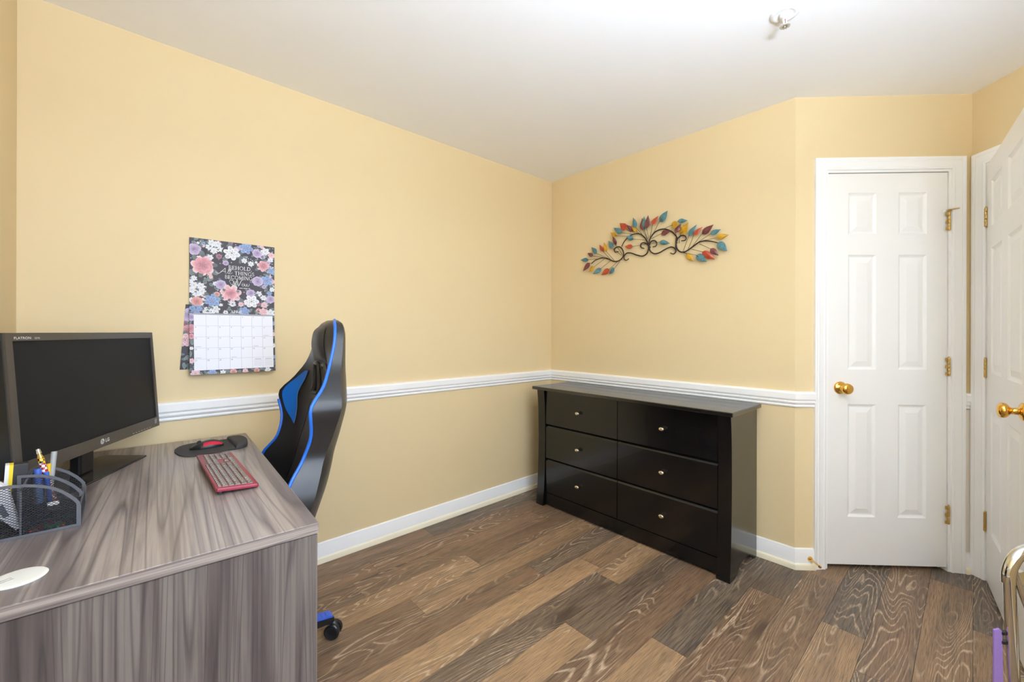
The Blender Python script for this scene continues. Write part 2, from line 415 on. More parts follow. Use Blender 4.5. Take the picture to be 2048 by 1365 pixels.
def hinge(name, M, z0, z1, parent, leafdir=1):
    """knuckle barrel on local z with a leaf plate to one side"""
    bm = B(); n = 5; dz = (z1 - z0) / n
    for k in range(n): lathe(bm, [(.0055, z0 + k * dz + .0006), (.0060, z0 + k * dz + .0014), (.0060, z0 + (k + 1) * dz - .0014), (.0055, z0 + (k + 1) * dz - .0006)], 12, M)
    lathe(bm, [(.0035, z0 - .002), (.0035, z1 + .002), (.0048, z1 + .003), (.003, z1 + .006), (0, z1 + .0065)], 10, M)
    for k in range(n):
        lo, hi = z0 + k * dz + .0006, z0 + (k + 1) * dz - .0006
        if k % 2 == 0: box(bm, min(0, leafdir * .016), max(0, leafdir * .016), -.0012, .0012, lo, hi, M=M)
    return make(name, bm, M_BRASSOLD, parent, smooth=40)
ZP = [(.268, .850), (1.030, 1.622), (1.727, 1.942)]
# closet door
Md = Mc
d1 = bpy.data.objects.new('door_1', None); COL.objects.link(d1); struct(d1, 'narrow white six panel closet door, closed, with brass knob', 'door'); d1.empty_display_size = .1
g = .003
lw = D1B - D1A - .024 - 2 * g
Ml = Md @ Matrix.Translation((D1A + .012 + g, .004, 0))
pn = [(.100, .240, a, b) for a, b in ZP] + [(.3505, .4905, a, b) for a, b in ZP]
k_ = lw / .590
pn = [(a * k_, b * k_, c, d) for a, b, c, d in pn]
lf = make('door_leaf', leaf_mesh(lw, .022, DTOP - .012 - .004, .035, pn, Ml), M_DOOR, d1)
for p in pn: make('panel', panel_mesh(*p, .035, Ml), M_DOOR, lf)
casing('casing', Md, D1A, D1B, DTOP, M_TRIM, d1)
jamb(Md, D1A, D1B, DTOP, .1, d1, .041)
kn = make('knob', knob_mesh(Ml @ frame((.062, 0, .935), (1, 0, 0), (0, 0, 1), (0, -1, 0))), M_BRASS, d1, smooth=True); kn['label'] = 'round polished brass knob'
for z0, z1 in ((.246, .338), (1.002, 1.094), (1.744, 1.836)):
    hinge('hinge', Md @ frame((D1B - .0125, -.0045, 0), (1, 0, 0), (0, 1, 0), (0, 0, 1)), z0, z1, d1, -1)
bm = B(); Mt = Md @ Matrix.Translation((D1B - .0125, -.0045, 1.848))
tube(bm, [Mt @ Vector(c) for c in ((-.048, -.030, -.012), (-.012, -.010, -.002), (.012, -.010, .002), (.052, -.004, .008))], .0032, 10)
lathe(bm, [(.004, -.008), (.0075, -.006), (.0075, .002), (.004, .004)], 12, Mt)
hs = make('hinge_stop', bm, M_BRASSOLD, d1, smooth=40); hs['label'] = 'thin brass hinge pin door stop'
bm = B()
for c, e in (((-.048, -.030, -.012), (-.060, -.036, -.0155)), ((.052, -.004, .008), (.064, -.002, .0105))): tube(bm, [Mt @ Vector(c), Mt @ Vector(e)], .0055, 10)
make('bumper', bm, m_white('white_rubber', (238, 236, 228), .6), hs, smooth=40)
# entry door, standing open into the room
Me = frame((RCx, RCy, 0), (-S2, -S2, 0), (S2, -S2, 0), (0, 0, 1))
d2 = bpy.data.objects.new('door_2', None); COL.objects.link(d2); struct(d2, 'white six panel entry door standing open at the right edge', 'door'); d2.empty_display_size = .1
casing('casing', Me, E1A, E1B, DTOP, M_TRIM, d2)
jamb(Me, E1A, E1B, DTOP, .1, d2, .041)
hp = Me @ Vector((E1A + .006, -.006, 0)); dd = Vector((-.9939, -.1101, 0)); nn = Vector((-dd.y, dd.x, 0))   # nn points away from the camera side
if nn.y > 0: nn = -nn
Mo = frame((hp.x, hp.y, 0), dd, nn, (0, 0, 1)) @ Matrix.Translation((.004, 0, 0))
W2 = .795
pn = [(.105, .340, a, b) for a, b in ZP] + [(.455, .690, a, b) for a, b in ZP]
lf = make('door_leaf', leaf_mesh(W2, .012, DTOP - .016, .035, pn, Mo), M_DOOR, d2)
for p in pn: make('panel', panel_mesh(*p, .035, Mo), M_DOOR, lf)
for sg in (0, 1):
    kn = make('knob', knob_mesh(Mo @ frame((W2 - .068, .035 * sg, .935), (1, 0, 0), (0, 0, 1), (0, -1 if not sg else 1, 0))), M_BRASS, d2, smooth=True)
for z0, z1 in ((.246, .338), (1.002, 1.094), (1.744, 1.836)):
    hinge('hinge', frame((hp.x, hp.y, 0), dd, nn, (0, 0, 1)) @ Matrix.Translation((-.001, -.004, 0)), z0, z1, d2, 1)
# unseen window added behind the camera to let light in
Mw = frame((0, YS, 0), (1, 0, 0), (0, -1, 0), (0, 0, 1)); wx0, wx1 = K[0].x + WX0, K[0].x + WX1
w1 = bpy.data.objects.new('added_window_1', None); COL.objects.link(w1); struct(w1, 'added unseen double hung window behind the camera, lets light in', 'window'); w1.empty_display_size = .1
casing('casing', Mw, wx0, wx1, WZ1, M_TRIM, w1, z0=WZ0)
bm = B(); box(bm, wx0 - .08, wx1 + .08, -.05, .1, WZ0 - .03, WZ0, bev=.004, M=Mw); make('window_sill', bm, M_TRIM, w1)
for z0, z1, y in ((WZ0, (WZ0 + WZ1) / 2 + .015, .03), ((WZ0 + WZ1) / 2 - .015, WZ1, .065)):
    bm = B()
    for a in ((wx0, wx0 + .04, z0, z1), (wx1 - .04, wx1, z0, z1), (wx0 + .04, wx1 - .04, z0, z0 + .04), (wx0 + .04, wx1 - .04, z1 - .04, z1)): box(bm, a[0], a[1], y, y + .03, a[2], a[3], M=Mw)
    sash = make('sash', bm, M_TRIM, w1)
    t = NT('window_glass'); tr = t.n('ShaderNodeBsdfTransparent'); gl = t.n('ShaderNodeBsdfGlossy'); gl.inputs['Roughness'].default_value = .02
    mx = t.n('ShaderNodeMixShader', i0=.06, i1=tr.outputs[0], i2=gl.outputs[0]); t.t.links.new(mx.outputs[0], t.t.nodes['Material Output'].inputs[0])
    bm = B(); box(bm, wx0 + .04, wx1 - .04, y + .013, y + .017, z0 + .04, z1 - .04, M=Mw); make('pane', bm, t.m, sash)
bm = B(); box(bm, D1B + CAS + .0005, CLEN - .0005, -.0045, 0, .104, .830, M=Mc); make('pale_strip', bm, m_white('pale_beige', (238, 228, 216), .5), d1)  # pale strip on the wall between the door casings, below the rail
# door stop on the stub of baseboard
Ms = Mc @ frame((.070, -.0127, .054), (1, 0, 0), (0, 0, 1), (0, -1, 0))
ds = thing('door_stop', 'small brass door stop screwed to the baseboard left of the closet door', 'door stop', Ms.translation)
Ml_ = Matrix.Translation(-Ms.translation)
bm = B(); lathe(bm, [(0, 0), (.0125, 0), (.0125, .003), (.009, .009), (.0055, .016), (.0045, .024)], 20, Ml_ @ Ms); make('mount', bm, M_BRASS, ds, smooth=40)
bm = B(); lathe(bm, [(.0042, .020), (.0038, .068), (.0062, .070), (.0062, .078), (.004, .081), (0, .081)], 16, Ml_ @ Ms); make('rod', bm, M_BRASS, ds, smooth=40)
# ------------------------------------------------------------------ added unseen lamp, ceiling sprinkler
M_LAMPG = NT('added_lamp_glow'); M_LAMPG.out((.9, .88, .84, 1), .5)
M_LAMPG.b.inputs['Emission Color'].default_value = LAMP_C; M_LAMPG.b.inputs['Emission Strength'].default_value = LAMP_E; M_LAMPG = M_LAMPG.m  # glowing disc of the added lamp
cl = thing('added_lamp', 'added unseen torchiere behind the camera, throws light up to brighten the room', 'floor lamp', (-2.0, -2.78, 0))  # unseen uplight added to brighten the ceiling and room
bm = B(); lathe(bm, [(0, 0), (.13, 0), (.13, .012), (.10, .022), (.015, .030), (0, .030)], 32); make('base', bm, M_BLACKP, cl, smooth=40)
bm = B(); lathe(bm, [(.011, .025), (.011, 1.70)], 16); make('pole', bm, M_BLACKP, cl, smooth=40)
bm = B(); lathe(bm, [(.011, 1.69), (.06, 1.70), (.12, 1.735), (.165, 1.79), (.170, 1.80), (.160, 1.795), (.115, 1.745), (.05, 1.715), (.02, 1.71)], 40); make('bowl', bm, M_BLACKP, cl, smooth=50)
bm = B(); lathe(bm, [(0, 1.765), (.133, 1.765), (.133, 1.768), (0, 1.768)], 32); make('diffuser', bm, M_LAMPG, cl)
sp = thing('fire_sprinkler', 'small white recessed fire sprinkler on the ceiling', 'sprinkler', (-.709, -1.838, H))
M_SPW = m_white('sprinkler_white', (246, 246, 244), .35)
bm = B(); lathe(bm, [(.022, 0), (.048, 0), (.050, -.002), (.047, -.006), (.036, -.009), (.030, -.006), (.024, -.002)], 36); make('escutcheon', bm, M_SPW, sp, smooth=50)
bm = B(); lathe(bm, [(.0, -.001), (.018, -.001), (.018, -.014), (.012, -.018), (.012, -.024), (0, -.024)], 20); make('body', bm, M_SPW, sp, smooth=40)
bm = B()
for s in (-1, 1): tube(bm, catmull([(s * .011, 0, -.020), (s * .016, 0, -.030), (s * .012, 0, -.044), (0, 0, -.050)], 4), .003, 8)
make('yoke', bm, M_SPW, sp, smooth=40)
bm = B(); lathe(bm, [(.0022, -.024), (.0022, -.046)], 10); bu = make('bulb', bm, flat('red_glass_bulb', (150, 60, 70), .1), sp, smooth=40); bu['label'] = 'thin red liquid bulb'
bm = B(); lathe(bm, [(0, -.050), (.006, -.050), (.0065, -.052)], 16)
for k in range(12):
    a = 2 * PI * k / 12; box(bm, .005, .0175, -.0030, .0030, -.0525, -.0510, M=Matrix.Rotation(a, 4, 'Z'))
make('deflector', bm, flat('sprinkler_metal', (196, 196, 190), .3, .6), sp)

# ------------------------------------------------------------------ dresser
def m_black():
    t = NT('black_dresser_finish'); p = t.obj()
    k = t.noise(p, 1.5, 1); sc = t.ramp(t.noise(p, 220, 1), [(.80, 0), (.84, 1)])
    col = t.mix(k, lin(8, 8, 8), lin(11, 10, 10)); col = t.mix(t.math('MULTIPLY', sc, .12), col, lin(120, 112, 100))
    return t.out(col, .22, spec=.5, coat=.15)
M_BLK = m_black(); M_BLKT = m_black(); M_BLKT.name = 'black_dresser_top'; M_BLKT.node_tree.nodes['Principled BSDF'].inputs['Specular IOR Level'].default_value = .9; M_BLKT.node_tree.nodes['Principled BSDF'].inputs['Roughness'].default_value = .27
M_KNOB = flat('champagne_metal', (226, 212, 184), .2, .9)
dr = thing('dresser', 'black six drawer dresser with flared side posts against the back wall', 'dresser', (0, -.876, 0))
yl, yr = .651, -.656        # outer faces, local y
front = [(0, -.402), (.04, -.398), (.12, -.390), (.25, -.383), (.45, -.379), (.62, -.381), (.74, -.387), (.812, -.394)]
for sgn, ya in ((-1, yl), (1, yr)):
    bm = B()
    pts = [(interp(front, z / 100), z / 100) for z in range(0, 82, 3)] + [(-.386, .812)]
    pts = pts + [(-.030, .812), (-.030, .0)] + [(-.058, .0)] + [(-.075 - .115 * (1 - math.cos(PI * k / 12)), .055 * math.sin(PI * k / 12)) for k in range(1, 12)] + [(-.335, 0)]
    lo, hi = sorted((ya, ya + sgn * .022))
    prism(bm, pts, lo, hi, 'xzy'); make('side_panel', bm, M_BLK, dr, smooth=30)
    bm = B(); inn = ya + sgn * .022
    rows = []
    for z in range(0, 82, 3):
        z = min(z / 100, .812); x = interp(front, z); wd = .043
        rows.append([bm.verts.new(c) for c in ((x, inn - sgn * .0, z), (x, inn + sgn * wd, z), (x + .03, inn + sgn * wd, z), (x + .03, inn, z))])
    for a, b in zip(rows, rows[1:]):
        for i in range(4): bm.faces.new((a[i], a[(i + 1) % 4], b[(i + 1) % 4], b[i]))
    bm.faces.new(rows[0]); bm.faces.new(rows[-1]); make('post', bm, M_BLK, dr, smooth=30)
bm = B(); box(bm, -.425, -.022, yr - .020, yl + .022, .812, .834, bev=.004); make('top', bm, M_BLKT, dr)
bm = B(); prism(bm, [(-.379, .012), (-.365, .012), (-.365, .0905), (-.379, .0905)], yr + .066, yl - .066, 'xzy'); make('apron', bm, M_BLK, dr)
bm = B(); box(bm, -.356, -.03, yr + .022, yl - .022, .09, .812); make('carcass', bm, M_BLK, dr)
bm = B(); box(bm, -.030, -.0235, yr + .006, yl - .006, .03, .80); make('back_panel', bm, flat('dark_fibreboard', (40, 34, 28), .8), dr)
yi0, yi1, ym = yl - .068, yr + .068, -.0025 - .000
ROWZ = [(.573, .808), (.335, .567), (.094, .329)]
kn_me = B(); lathe(kn_me, [(0, 0), (.0065, 0), (.0062, .010), (.010, .013), (.0135, .017), (.0135, .022), (.009, .026), (0, .027)], 20); kme = bpy.data.meshes.new('knob'); bmesh.ops.recalc_face_normals(kn_me, faces=kn_me.faces); kn_me.to_mesh(kme); kn_me.free(); kme.materials.append(M_KNOB)
for p in kme.polygons: p.use_smooth = True
for ri, (z0, z1) in enumerate(ROWZ):
    for (a, b) in ((yi1 + .0015, ym - .002), (ym + .002, yi0 - .0015)):
        bm = B()
        ch = .016 if ri else .004
        prism(bm, [(-.376, z0), (-.376, z1 - ch), (-.362, z1), (-.356, z1), (-.356, z0)], a, b, 'xzy')
        dw = make('drawer', bm, M_BLK, dr)
        k = make('knob', kme, None, dw); k.location = (-.376, (a + b) / 2, (z0 + z1) / 2 - .002); k.rotation_euler = (0, -PI / 2, 0); k.scale = (.82, 1.15, 1)

# ------------------------------------------------------------------ desk
DA = math.radians(2.9); DZ = .75
dk = thing('desk', 'grey brown wood grain desk with a solid end panel in the left foreground', 'desk', (-2.214, -1.246, 0), -DA)
# local: +y runs along the desk to the far wall, -x towards the monitor wall
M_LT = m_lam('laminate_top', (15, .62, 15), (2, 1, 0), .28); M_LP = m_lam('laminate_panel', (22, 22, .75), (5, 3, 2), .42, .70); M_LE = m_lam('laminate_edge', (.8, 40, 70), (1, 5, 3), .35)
DL, DW = 1.182, .598
def lay(bm, *a, **k): box(bm, *a, **k); return bm
bm = B(); box(bm, -DW, 0, 0, DL, DZ - .0255, DZ, bev=.0012, seg=1)
top = make('desk_top', bm, M_LT, dk)
bm = B(); box(bm, -DW + .001, -.001, -.0012, 0, DZ - .0245, DZ - .0008); make('edge_band', bm, M_LE, dk)
bm = B(); box(bm, -.0001, .0008, .001, DL - .001, DZ - .0245, DZ - .0008); make('edge_band', bm, m_lam('laminate_edge_long', (40, .8, 70), (4, 1, 8), .35), dk)
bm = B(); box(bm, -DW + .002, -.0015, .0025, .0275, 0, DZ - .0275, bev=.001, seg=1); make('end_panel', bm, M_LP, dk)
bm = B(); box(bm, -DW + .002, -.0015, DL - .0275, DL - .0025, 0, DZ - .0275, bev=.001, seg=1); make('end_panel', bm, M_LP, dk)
bm = B(); box(bm, -DW + .05, -DW + .068, .0275, DL - .0275, .28, DZ - .0275); make('modesty_panel', bm, M_LP, dk)
bm = B(); box(bm, -DW + .003, -.003, .004, .026, DZ - .0277, DZ - .0253); make('shadow_gap_strip', bm, flat('dark_gap', (60, 54, 50), .6), dk)
M_GROM = m_white('grommet_plastic', (232, 230, 222), .4)
MD = Matrix.Translation((-2.214, -1.246, 0)) @ Matrix.Rotation(-DA, 4, 'Z'); MDi = MD.inverted()
gc = MDi @ Vector((-2.712, -1.115, DZ))
bm = B(); lathe(bm, [(0, .0001), (.038, .0001), (.0395, .002), (.0375, .0038), (.033, .0045), (0, .0045)], 40, Matrix.Translation(gc)); gr = make('grommet_cover', bm, M_GROM, dk, smooth=35); gr['label'] = 'round off white cable grommet cover'
bm = B(); box(bm, -.027, -.006, -.0012, .0, .0044, .0052, M=Matrix.Translation(gc) @ Matrix.Rotation(.5, 4, 'Z')); box(bm, -.027, -.006, .006, .0072, .0044, .0052, M=Matrix.Translation(gc) @ Matrix.Rotation(.5, 4, 'Z')); make('slot', bm, flat('grommet_slot', (150, 148, 140), .6), gr)

# ------------------------------------------------------------------ monitor
mo = thing('monitor', 'black widescreen computer monitor on the far left of the desk', 'monitor', (-2.613, -.41, DZ), math.radians(62.1))
M_BEZ = flat('brushed_dark_bezel', (66, 59, 52), .30, var=.12, vscale=900)
M_SCR = flat('matte_screen', (19, 19, 19), .55, spec=.25, var=.1, vscale=300)
MWd, ZB, ZT = .648, .090, .462
TL = math.tan(math.radians(4))
tilt = lambda bm: ([setattr(v.co, 'y', v.co.y + (v.co.z - ZB) * TL) for v in bm.verts], bm)[1]
hw = MWd / 2
bm = B(); box(bm, -hw, hw, .006, .036, ZB, ZT, bev=.003); box(bm, -hw + .08, hw - .08, .036, .058, ZB + .05, ZT - .06, bev=.01); make('housing', tilt(bm), M_BLACKP, mo)
bm = B(); bl, bt, bb = .020, .021, .037
for a in ((-hw, hw, ZT - bt, ZT), (-hw, hw, ZB, ZB + bb), (-hw, -hw + bl, ZB + bb, ZT - bt), (hw - .014, hw, ZB + bb, ZT - bt)): box(bm, a[0], a[1], 0, .006, a[2], a[3])
bez = make('bezel', tilt(bm), M_BEZ, mo)
bm = B(); box(bm, -hw + bl, hw - .014, .0035, .0055, ZB + bb, ZT - bt); sc_ = make('screen', tilt(bm), M_SCR, mo); sc_['label'] = 'dark switched off screen'
bm = B(); prism(bm, [(-.19, -.022), (.19, -.022), (.225, .120), (.20, .135), (-.20, .135), (-.225, .120)], .0002, .007, 'xyz', bev=.002); make('base', bm, flat('glossy_black_base', (34, 31, 28), .14), mo)
bm = B(); box(bm, -.032, .032, .045, .075, .006, .16, bev=.006); box(bm, -.05, .05, .034, .08, .12, .17, bev=.006); make('neck', bm, M_BLACKP, mo)
M_PRINT = flat('silver_print', (214, 212, 206), .45)
def place_text(me, parent, x, y, z, name, mat=M_PRINT, rx=PI / 2 + math.radians(-4)):
    o = make(name, me, mat, parent); o.location = (x, y, z); o.rotation_euler = (rx, 0, 0); return o
yz = lambda z: (z - ZB) * TL - .0004
place_text(text_mesh('FLATRON', .0092, 'LEFT', 1.05, 1.25, .0001), mo, -hw + .024, yz(ZT - .0165), ZT - .0165, 'brand_print')
place_text(text_mesh('E2742', .0068, 'LEFT', 1.0, 1.0), mo, -hw + .024 + .064, yz(ZT - .0165), ZT - .0165, 'model_print')
place_text(text_mesh('LG', .0155, 'LEFT', 1.1, 1.0, .0006), mo, .006, yz(ZB + .013), ZB + .013, 'logo_print')
bm = B(); lathe(bm, [(0, 0), (.0088, 0), (.0088, .0003), (0, .0003)], 28, frame((-.008, yz(ZB + .0185), ZB + .0185), (1, 0, 0), (0, 0, 1), (0, -1, 0))); lg = make('logo_disc', bm, M_PRINT, mo)
bm = B(); O = (-.008, yz(ZB + .0185) - .0005, ZB + .0185); arc = [(O[0] + .0058 * math.cos(a), O[1], O[2] + .0058 * math.sin(a)) for a in [math.radians(60 + 10 * k) for k in range(31)]] + [(O[0] + .001, O[1], O[2])]
tube(bm, arc, .0005, 6); tube(bm, [(O[0] - .0005, O[1], O[2] + .003), (O[0] - .0005, O[1], O[2] - .003)], .0005, 6); lathe(bm, [(0, 0), (.001, 0), (0, .0005)], 10, frame((O[0] - .0028, O[1], O[2] + .002), (1, 0, 0), (0, 0, 1), (0, -1, 0))); make('logo_face', bm, M_BLACKP, lg)
bm = B()
for k in range(7): box(bm, .150 + k * .017, .159 + k * .017, yz(ZB + .006) - .0002, yz(ZB + .006), ZB + .0055, ZB + .0068)
make('button_marks', bm, M_PRINT, mo)
bm = B()
for a in ((0, .010, 0, .0012), (0, .0012, 0, .016), (0, .010, .0075, .0087), (0, .010, .015, .0162), (.0088, .010, 0, .016)): box(bm, hw - .030 + a[0], hw - .030 + a[1], yz(ZB + .02) - .0003, yz(ZB + .02), ZB + .014 + a[2], ZB + .014 + a[3])
make('certification_mark', bm, M_PRINT, mo)

# ------------------------------------------------------------------ keyboard
kb = thing('keyboard', 'slim red keyboard with grey keys near the desk edge', 'keyboard', (-2.3215, -.668, DZ), PI / 2)
M_KRED = flat('dark_red_plastic', (140, 42, 58), .34); M_KEY = flat('warm_grey_keycap', (120, 110, 100), .5, var=.03); M_KLEG = flat('key_legend', (228, 232, 226), .5)
KL, KD = .438, .106
ks = .0095 / KD   # rises to the back
KM = Matrix(((1, 0, 0, 0), (0, 1, 0, 0), (0, ks, 1, .003 + KD / 2 * ks), (0, 0, 0, 1)))
bm = B(); prism(bm, [(-KL / 2 + .004, -KD / 2), (KL / 2 - .004, -KD / 2), (KL / 2, -KD / 2 + .004), (KL / 2, KD / 2 - .004), (KL / 2 - .004, KD / 2), (-KL / 2 + .004, KD / 2), (-KL / 2, KD / 2 - .004), (-KL / 2, -KD / 2 + .004)], 0, .011, bev=.0025)
make('case', xf(bm, KM), M_KRED, kb, smooth=40)
for sx in (-1, 1):
    bm = B(); box(bm, sx * .19 - .012, sx * .19 + .012, KD / 2 - .016, KD / 2 - .008, .0001, .0115); make('foot', bm, M_BLACKP, kb)
    bm = B(); box(bm, sx * .19 - .012, sx * .19 + .012, -KD / 2 + .008, -KD / 2 + .014, .0001, .0045); make('foot', bm, M_BLACKP, kb)
keyme = {}
def key(x, y, w, h):
    kk = (round(w, 4), round(h, 4))
    if kk not in keyme:
        b_ = B(); a = .0006
        lo = [b_.verts.new((sx * (w / 2 - .0005), sy * (h / 2 - .0005), 0)) for sx, sy in ((-1, -1), (1, -1), (1, 1), (-1, 1))]
        hi = [b_.verts.new((sx * (w / 2 - .0013), sy * (h / 2 - .0013), .0032)) for sx, sy in ((-1, -1), (1, -1), (1, 1), (-1, 1))]
        b_.faces.new(hi)
        for i in range(4): b_.faces.new((lo[i], lo[(i + 1) % 4], hi[(i + 1) % 4], hi[i]))
        b_.faces.new(list(reversed(lo)))
        me = bpy.data.meshes.new('key'); bmesh.ops.recalc_face_normals(b_, faces=b_.faces); b_.to_mesh(me); b_.free(); me.materials.append(M_KEY); keyme[kk] = me
    o = bpy.data.objects.new('key', keyme[kk]); COL.objects.link(o); o.parent = kb
    o.location = KM @ Vector((x, y, .0108)); o.rotation_euler = (math.atan(ks), 0, 0); return o
U, RH = .0181, .0158
rows = [[1.0] * 15, [1] * 13 + [2], [1.5] + [1] * 12 + [1.5], [1.75] + [1] * 11 + [2.25], [2.25] + [1] * 10 + [2.75], [1.25, 1.25, 1.25, 6.25, 1.25, 1.25, 1.25, 1.25]]
y = KD / 2 - .006
leg = B()
kx0 = -KL / 2 + .012
def legend(x, yy, w):
    c = KM @ Vector((x, yy, .0146)); box(leg, c.x - .0017, c.x + .0005, c.y + .0005, c.y + .0026, c.z - .0005, c.z + .0001)
for ri, r in enumerate(rows):
    h = .0095 if ri == 0 else RH
    x = kx0
    for w in r:
        key(x + w * U / 2, y - h / 2, w * U - .0014, h - .0014); legend(x + w * U / 2, y - h / 2, w); x += w * U
    nx = kx0 + 15 * U + .005
    if ri in (1, 2): cols = [0, 1, 2]
    elif ri == 4: cols = [1]
    elif ri == 5: cols = [0, 1, 2]
    else: cols = []
    for c in cols: key(nx + (c + .5) * U, y - h / 2, U - .0014, h - .0014); legend(nx + (c + .5) * U, y - h / 2, 1)
    mx_ = nx + 3 * U + .005
    if ri >= 1:
        for c in range(4):
            if ri == 5 and c == 1: continue
            w = 2 if (ri == 5 and c == 0) else 1
            key(mx_ + (c + w / 2) * U, y - h / 2, w * U - .0014, h - .0014); legend(mx_ + (c + w / 2) * U, y - h / 2, 1)
    y -= h
make('key_legends', leg, M_KLEG, kb)

# ------------------------------------------------------------------ mouse pad and mouse
outl = [(-2.423, -.25), (-2.408, -.185), (-2.374, -.150), (-2.31, -.147), (-2.25, -.160), (-2.222, -.158), (-2.196, -.172), (-2.183, -.225), (-2.186, -.285), (-2.203, -.345), (-2.232, -.362), (-2.262, -.358), (-2.32, -.372), (-2.375, -.370), (-2.408, -.338)]
pts = catmull([(a, b, 0) for a, b in outl], 4, True)
pc = Vector((-2.305, -.258, DZ))
mp = thing('mouse_pad', 'dark grey mouse pad with raised wrist rest at the far desk corner', 'mouse pad', pc)
M_PAD = flat('dark_foam_fabric', (58, 54, 52), .85, var=.25, vscale=700, bump=.4, bscale=1200)
bm = B(); prism(bm, [(p.x - pc.x, p.y - pc.y) for p in pts], .0002, .0042, bev=.0012); make('base_pad', bm, M_PAD, mp)
bm = B(); rp = [p for p in pts if p.x > -2.243]
cen = Vector((sum(p.x for p in rp) / len(rp), sum(p.y for p in rp) / len(rp), 0))
N = len(rp); rings = []
for f, z in ((1, .0038), (.985, .010), (.93, .0155), (.80, .0185), (.5, .0195), (.2, .0198)):
    rings.append([bm.verts.new((cen.x + (p.x - cen.x) * f - pc.x, cen.y + (p.y - cen.y) * f - pc.y, z)) for p in rp])
for a, b in zip(rings, rings[1:]):
    for i in range(N): bm.faces.new((a[i], a[(i + 1) % N], b[(i + 1) % N], b[i]))
bm.faces.new(rings[-1]); bm.faces.new(rings[0]); make('wrist_rest', bm, M_PAD, mp, smooth=60)
ms = thing('computer_mouse', 'red and black computer mouse on the dark mouse pad', 'mouse', (-2.322, -.262, DZ + .0043), math.radians(87))
def mouse_surf(t, s):   # t along 0 (tail) .. 1 (nose), s -1..1 across
    w = .031 * (math.sin(PI * min(1, max(0, t * .94 + .03))) ** .42); z = .031 * (math.sin(PI * (t * .9 + .06)) ** .7) * (1.12 - .42 * t)
    return Vector((w * s, -.055 + .11 * t, max(.003, z * (1 - .55 * abs(s) ** 2.6))))
def mouse_part(s0, s1, t0, t1, n, m, lift=0):
    bm = B(); g_ = [[bm.verts.new(mouse_surf(t0 + (t1 - t0) * i / n, s0 + (s1 - s0) * j / m) + Vector((0, 0, lift))) for j in range(m + 1)] for i in range(n + 1)]
    for i in range(n):
        for j in range(m): bm.faces.new((g_[i][j], g_[i][j + 1], g_[i + 1][j + 1], g_[i + 1][j]))
    return bm, g_
bm, g_ = mouse_part(-1, 1, 0, 1, 18, 14)
ol = [r[0] for r in g_] + [r[-1] for r in reversed(g_)]
lo = [bm.verts.new((v.co.x * .96, v.co.y, .0003)) for v in ol]
for i in range(len(ol)): bm.faces.new((ol[i], ol[(i + 1) % len(ol)], lo[(i + 1) % len(ol)], lo[i]))
bm.faces.new(lo); make('body', bm, flat('black_mouse_shell', (32, 30, 30), .4), ms, smooth=50)
for a, b in ((-1.0, -.62), (.62, 1.0)):
    bm, _ = mouse_part(a, b, .05, .62, 10, 4, .0006); make('side_accent', bm, flat('red_mouse_accent', (190, 28, 56), .25), ms, smooth=True)
bm = B(); lathe(bm, [(0, -.003), (.008, -.003), (.009, 0), (.008, .003), (0, .003)], 18, frame((0, .025, .0215), (0, 1, 0), (0, 0, 1), (1, 0, 0))); make('scroll_wheel', bm, M_BLACKP, ms, smooth=40)
# ------------------------------------------------------------------ mesh desk organizer and what it holds
OX, OY = -2.643, -.88
og = thing('desk_organizer', 'dark grey wire mesh desk organizer with arched panels in front of the monitor', 'organizer', (OX, OY, DZ))
M_WIRE = flat('dark_grey_wire', (46, 46, 49), .45, .3); M_RIM = flat('grey_metal_rim', (92, 92, 96), .42, .2)
def clip_line(poly, p, d):
    """clip the infinite line p + t d against a convex polygon"""
    ts = []
    n = len(poly)
    for i in range(n):
        a, b = poly[i], poly[(i + 1) % n]; ex, ey = b[0] - a[0], b[1] - a[1]
        den = d[0] * ey - d[1] * ex
        if abs(den) < 1e-9: continue
        t = ((a[0] - p[0]) * ey - (a[1] - p[1]) * ex) / den; s = ((a[0] - p[0]) * d[1] - (a[1] - p[1]) * d[0]) / den
        if -1e-6 <= s <= 1 + 1e-6: ts.append(t)
    return (min(ts), max(ts)) if len(ts) >= 2 and max(ts) - min(ts) > .001 else None
def wire_panel(poly, M, pitch=.0046, wire=.00048, bm=None):
    bm = bm or B(); xs = [p[0] for p in poly]; ys = [p[1] for p in poly]
    c = ((min(xs) + max(xs)) / 2, (min(ys) + max(ys)) / 2); R = math.hypot(max(xs) - min(xs), max(ys) - min(ys)) / 2
    for ang in (.62, -.62):
        d = (math.cos(ang), math.sin(ang)); nrm = (-d[1], d[0]); k = int(R / pitch) + 1
        for i in range(-k, k + 1):
            p = (c[0] + nrm[0] * i * pitch, c[1] + nrm[1] * i * pitch); t = clip_line(poly, p, d)
            if not t: continue
            A = [(p[0] + d[0] * q + nrm[0] * s * wire, p[1] + d[1] * q + nrm[1] * s * wire) for q, s in ((t[0], -1), (t[1], -1), (t[1], 1), (t[0], 1))]
            lo = [bm.verts.new(M @ Vector((a, b, -.0003))) for a, b in A]; hi = [bm.verts.new(M @ Vector((a, b, .0003))) for a, b in A]
            bm.faces.new(lo); bm.faces.new(hi)
            bm.faces.new((lo[0], lo[1], hi[1], hi[0])); bm.faces.new((lo[2], lo[3], hi[3], hi[2]))
    return bm
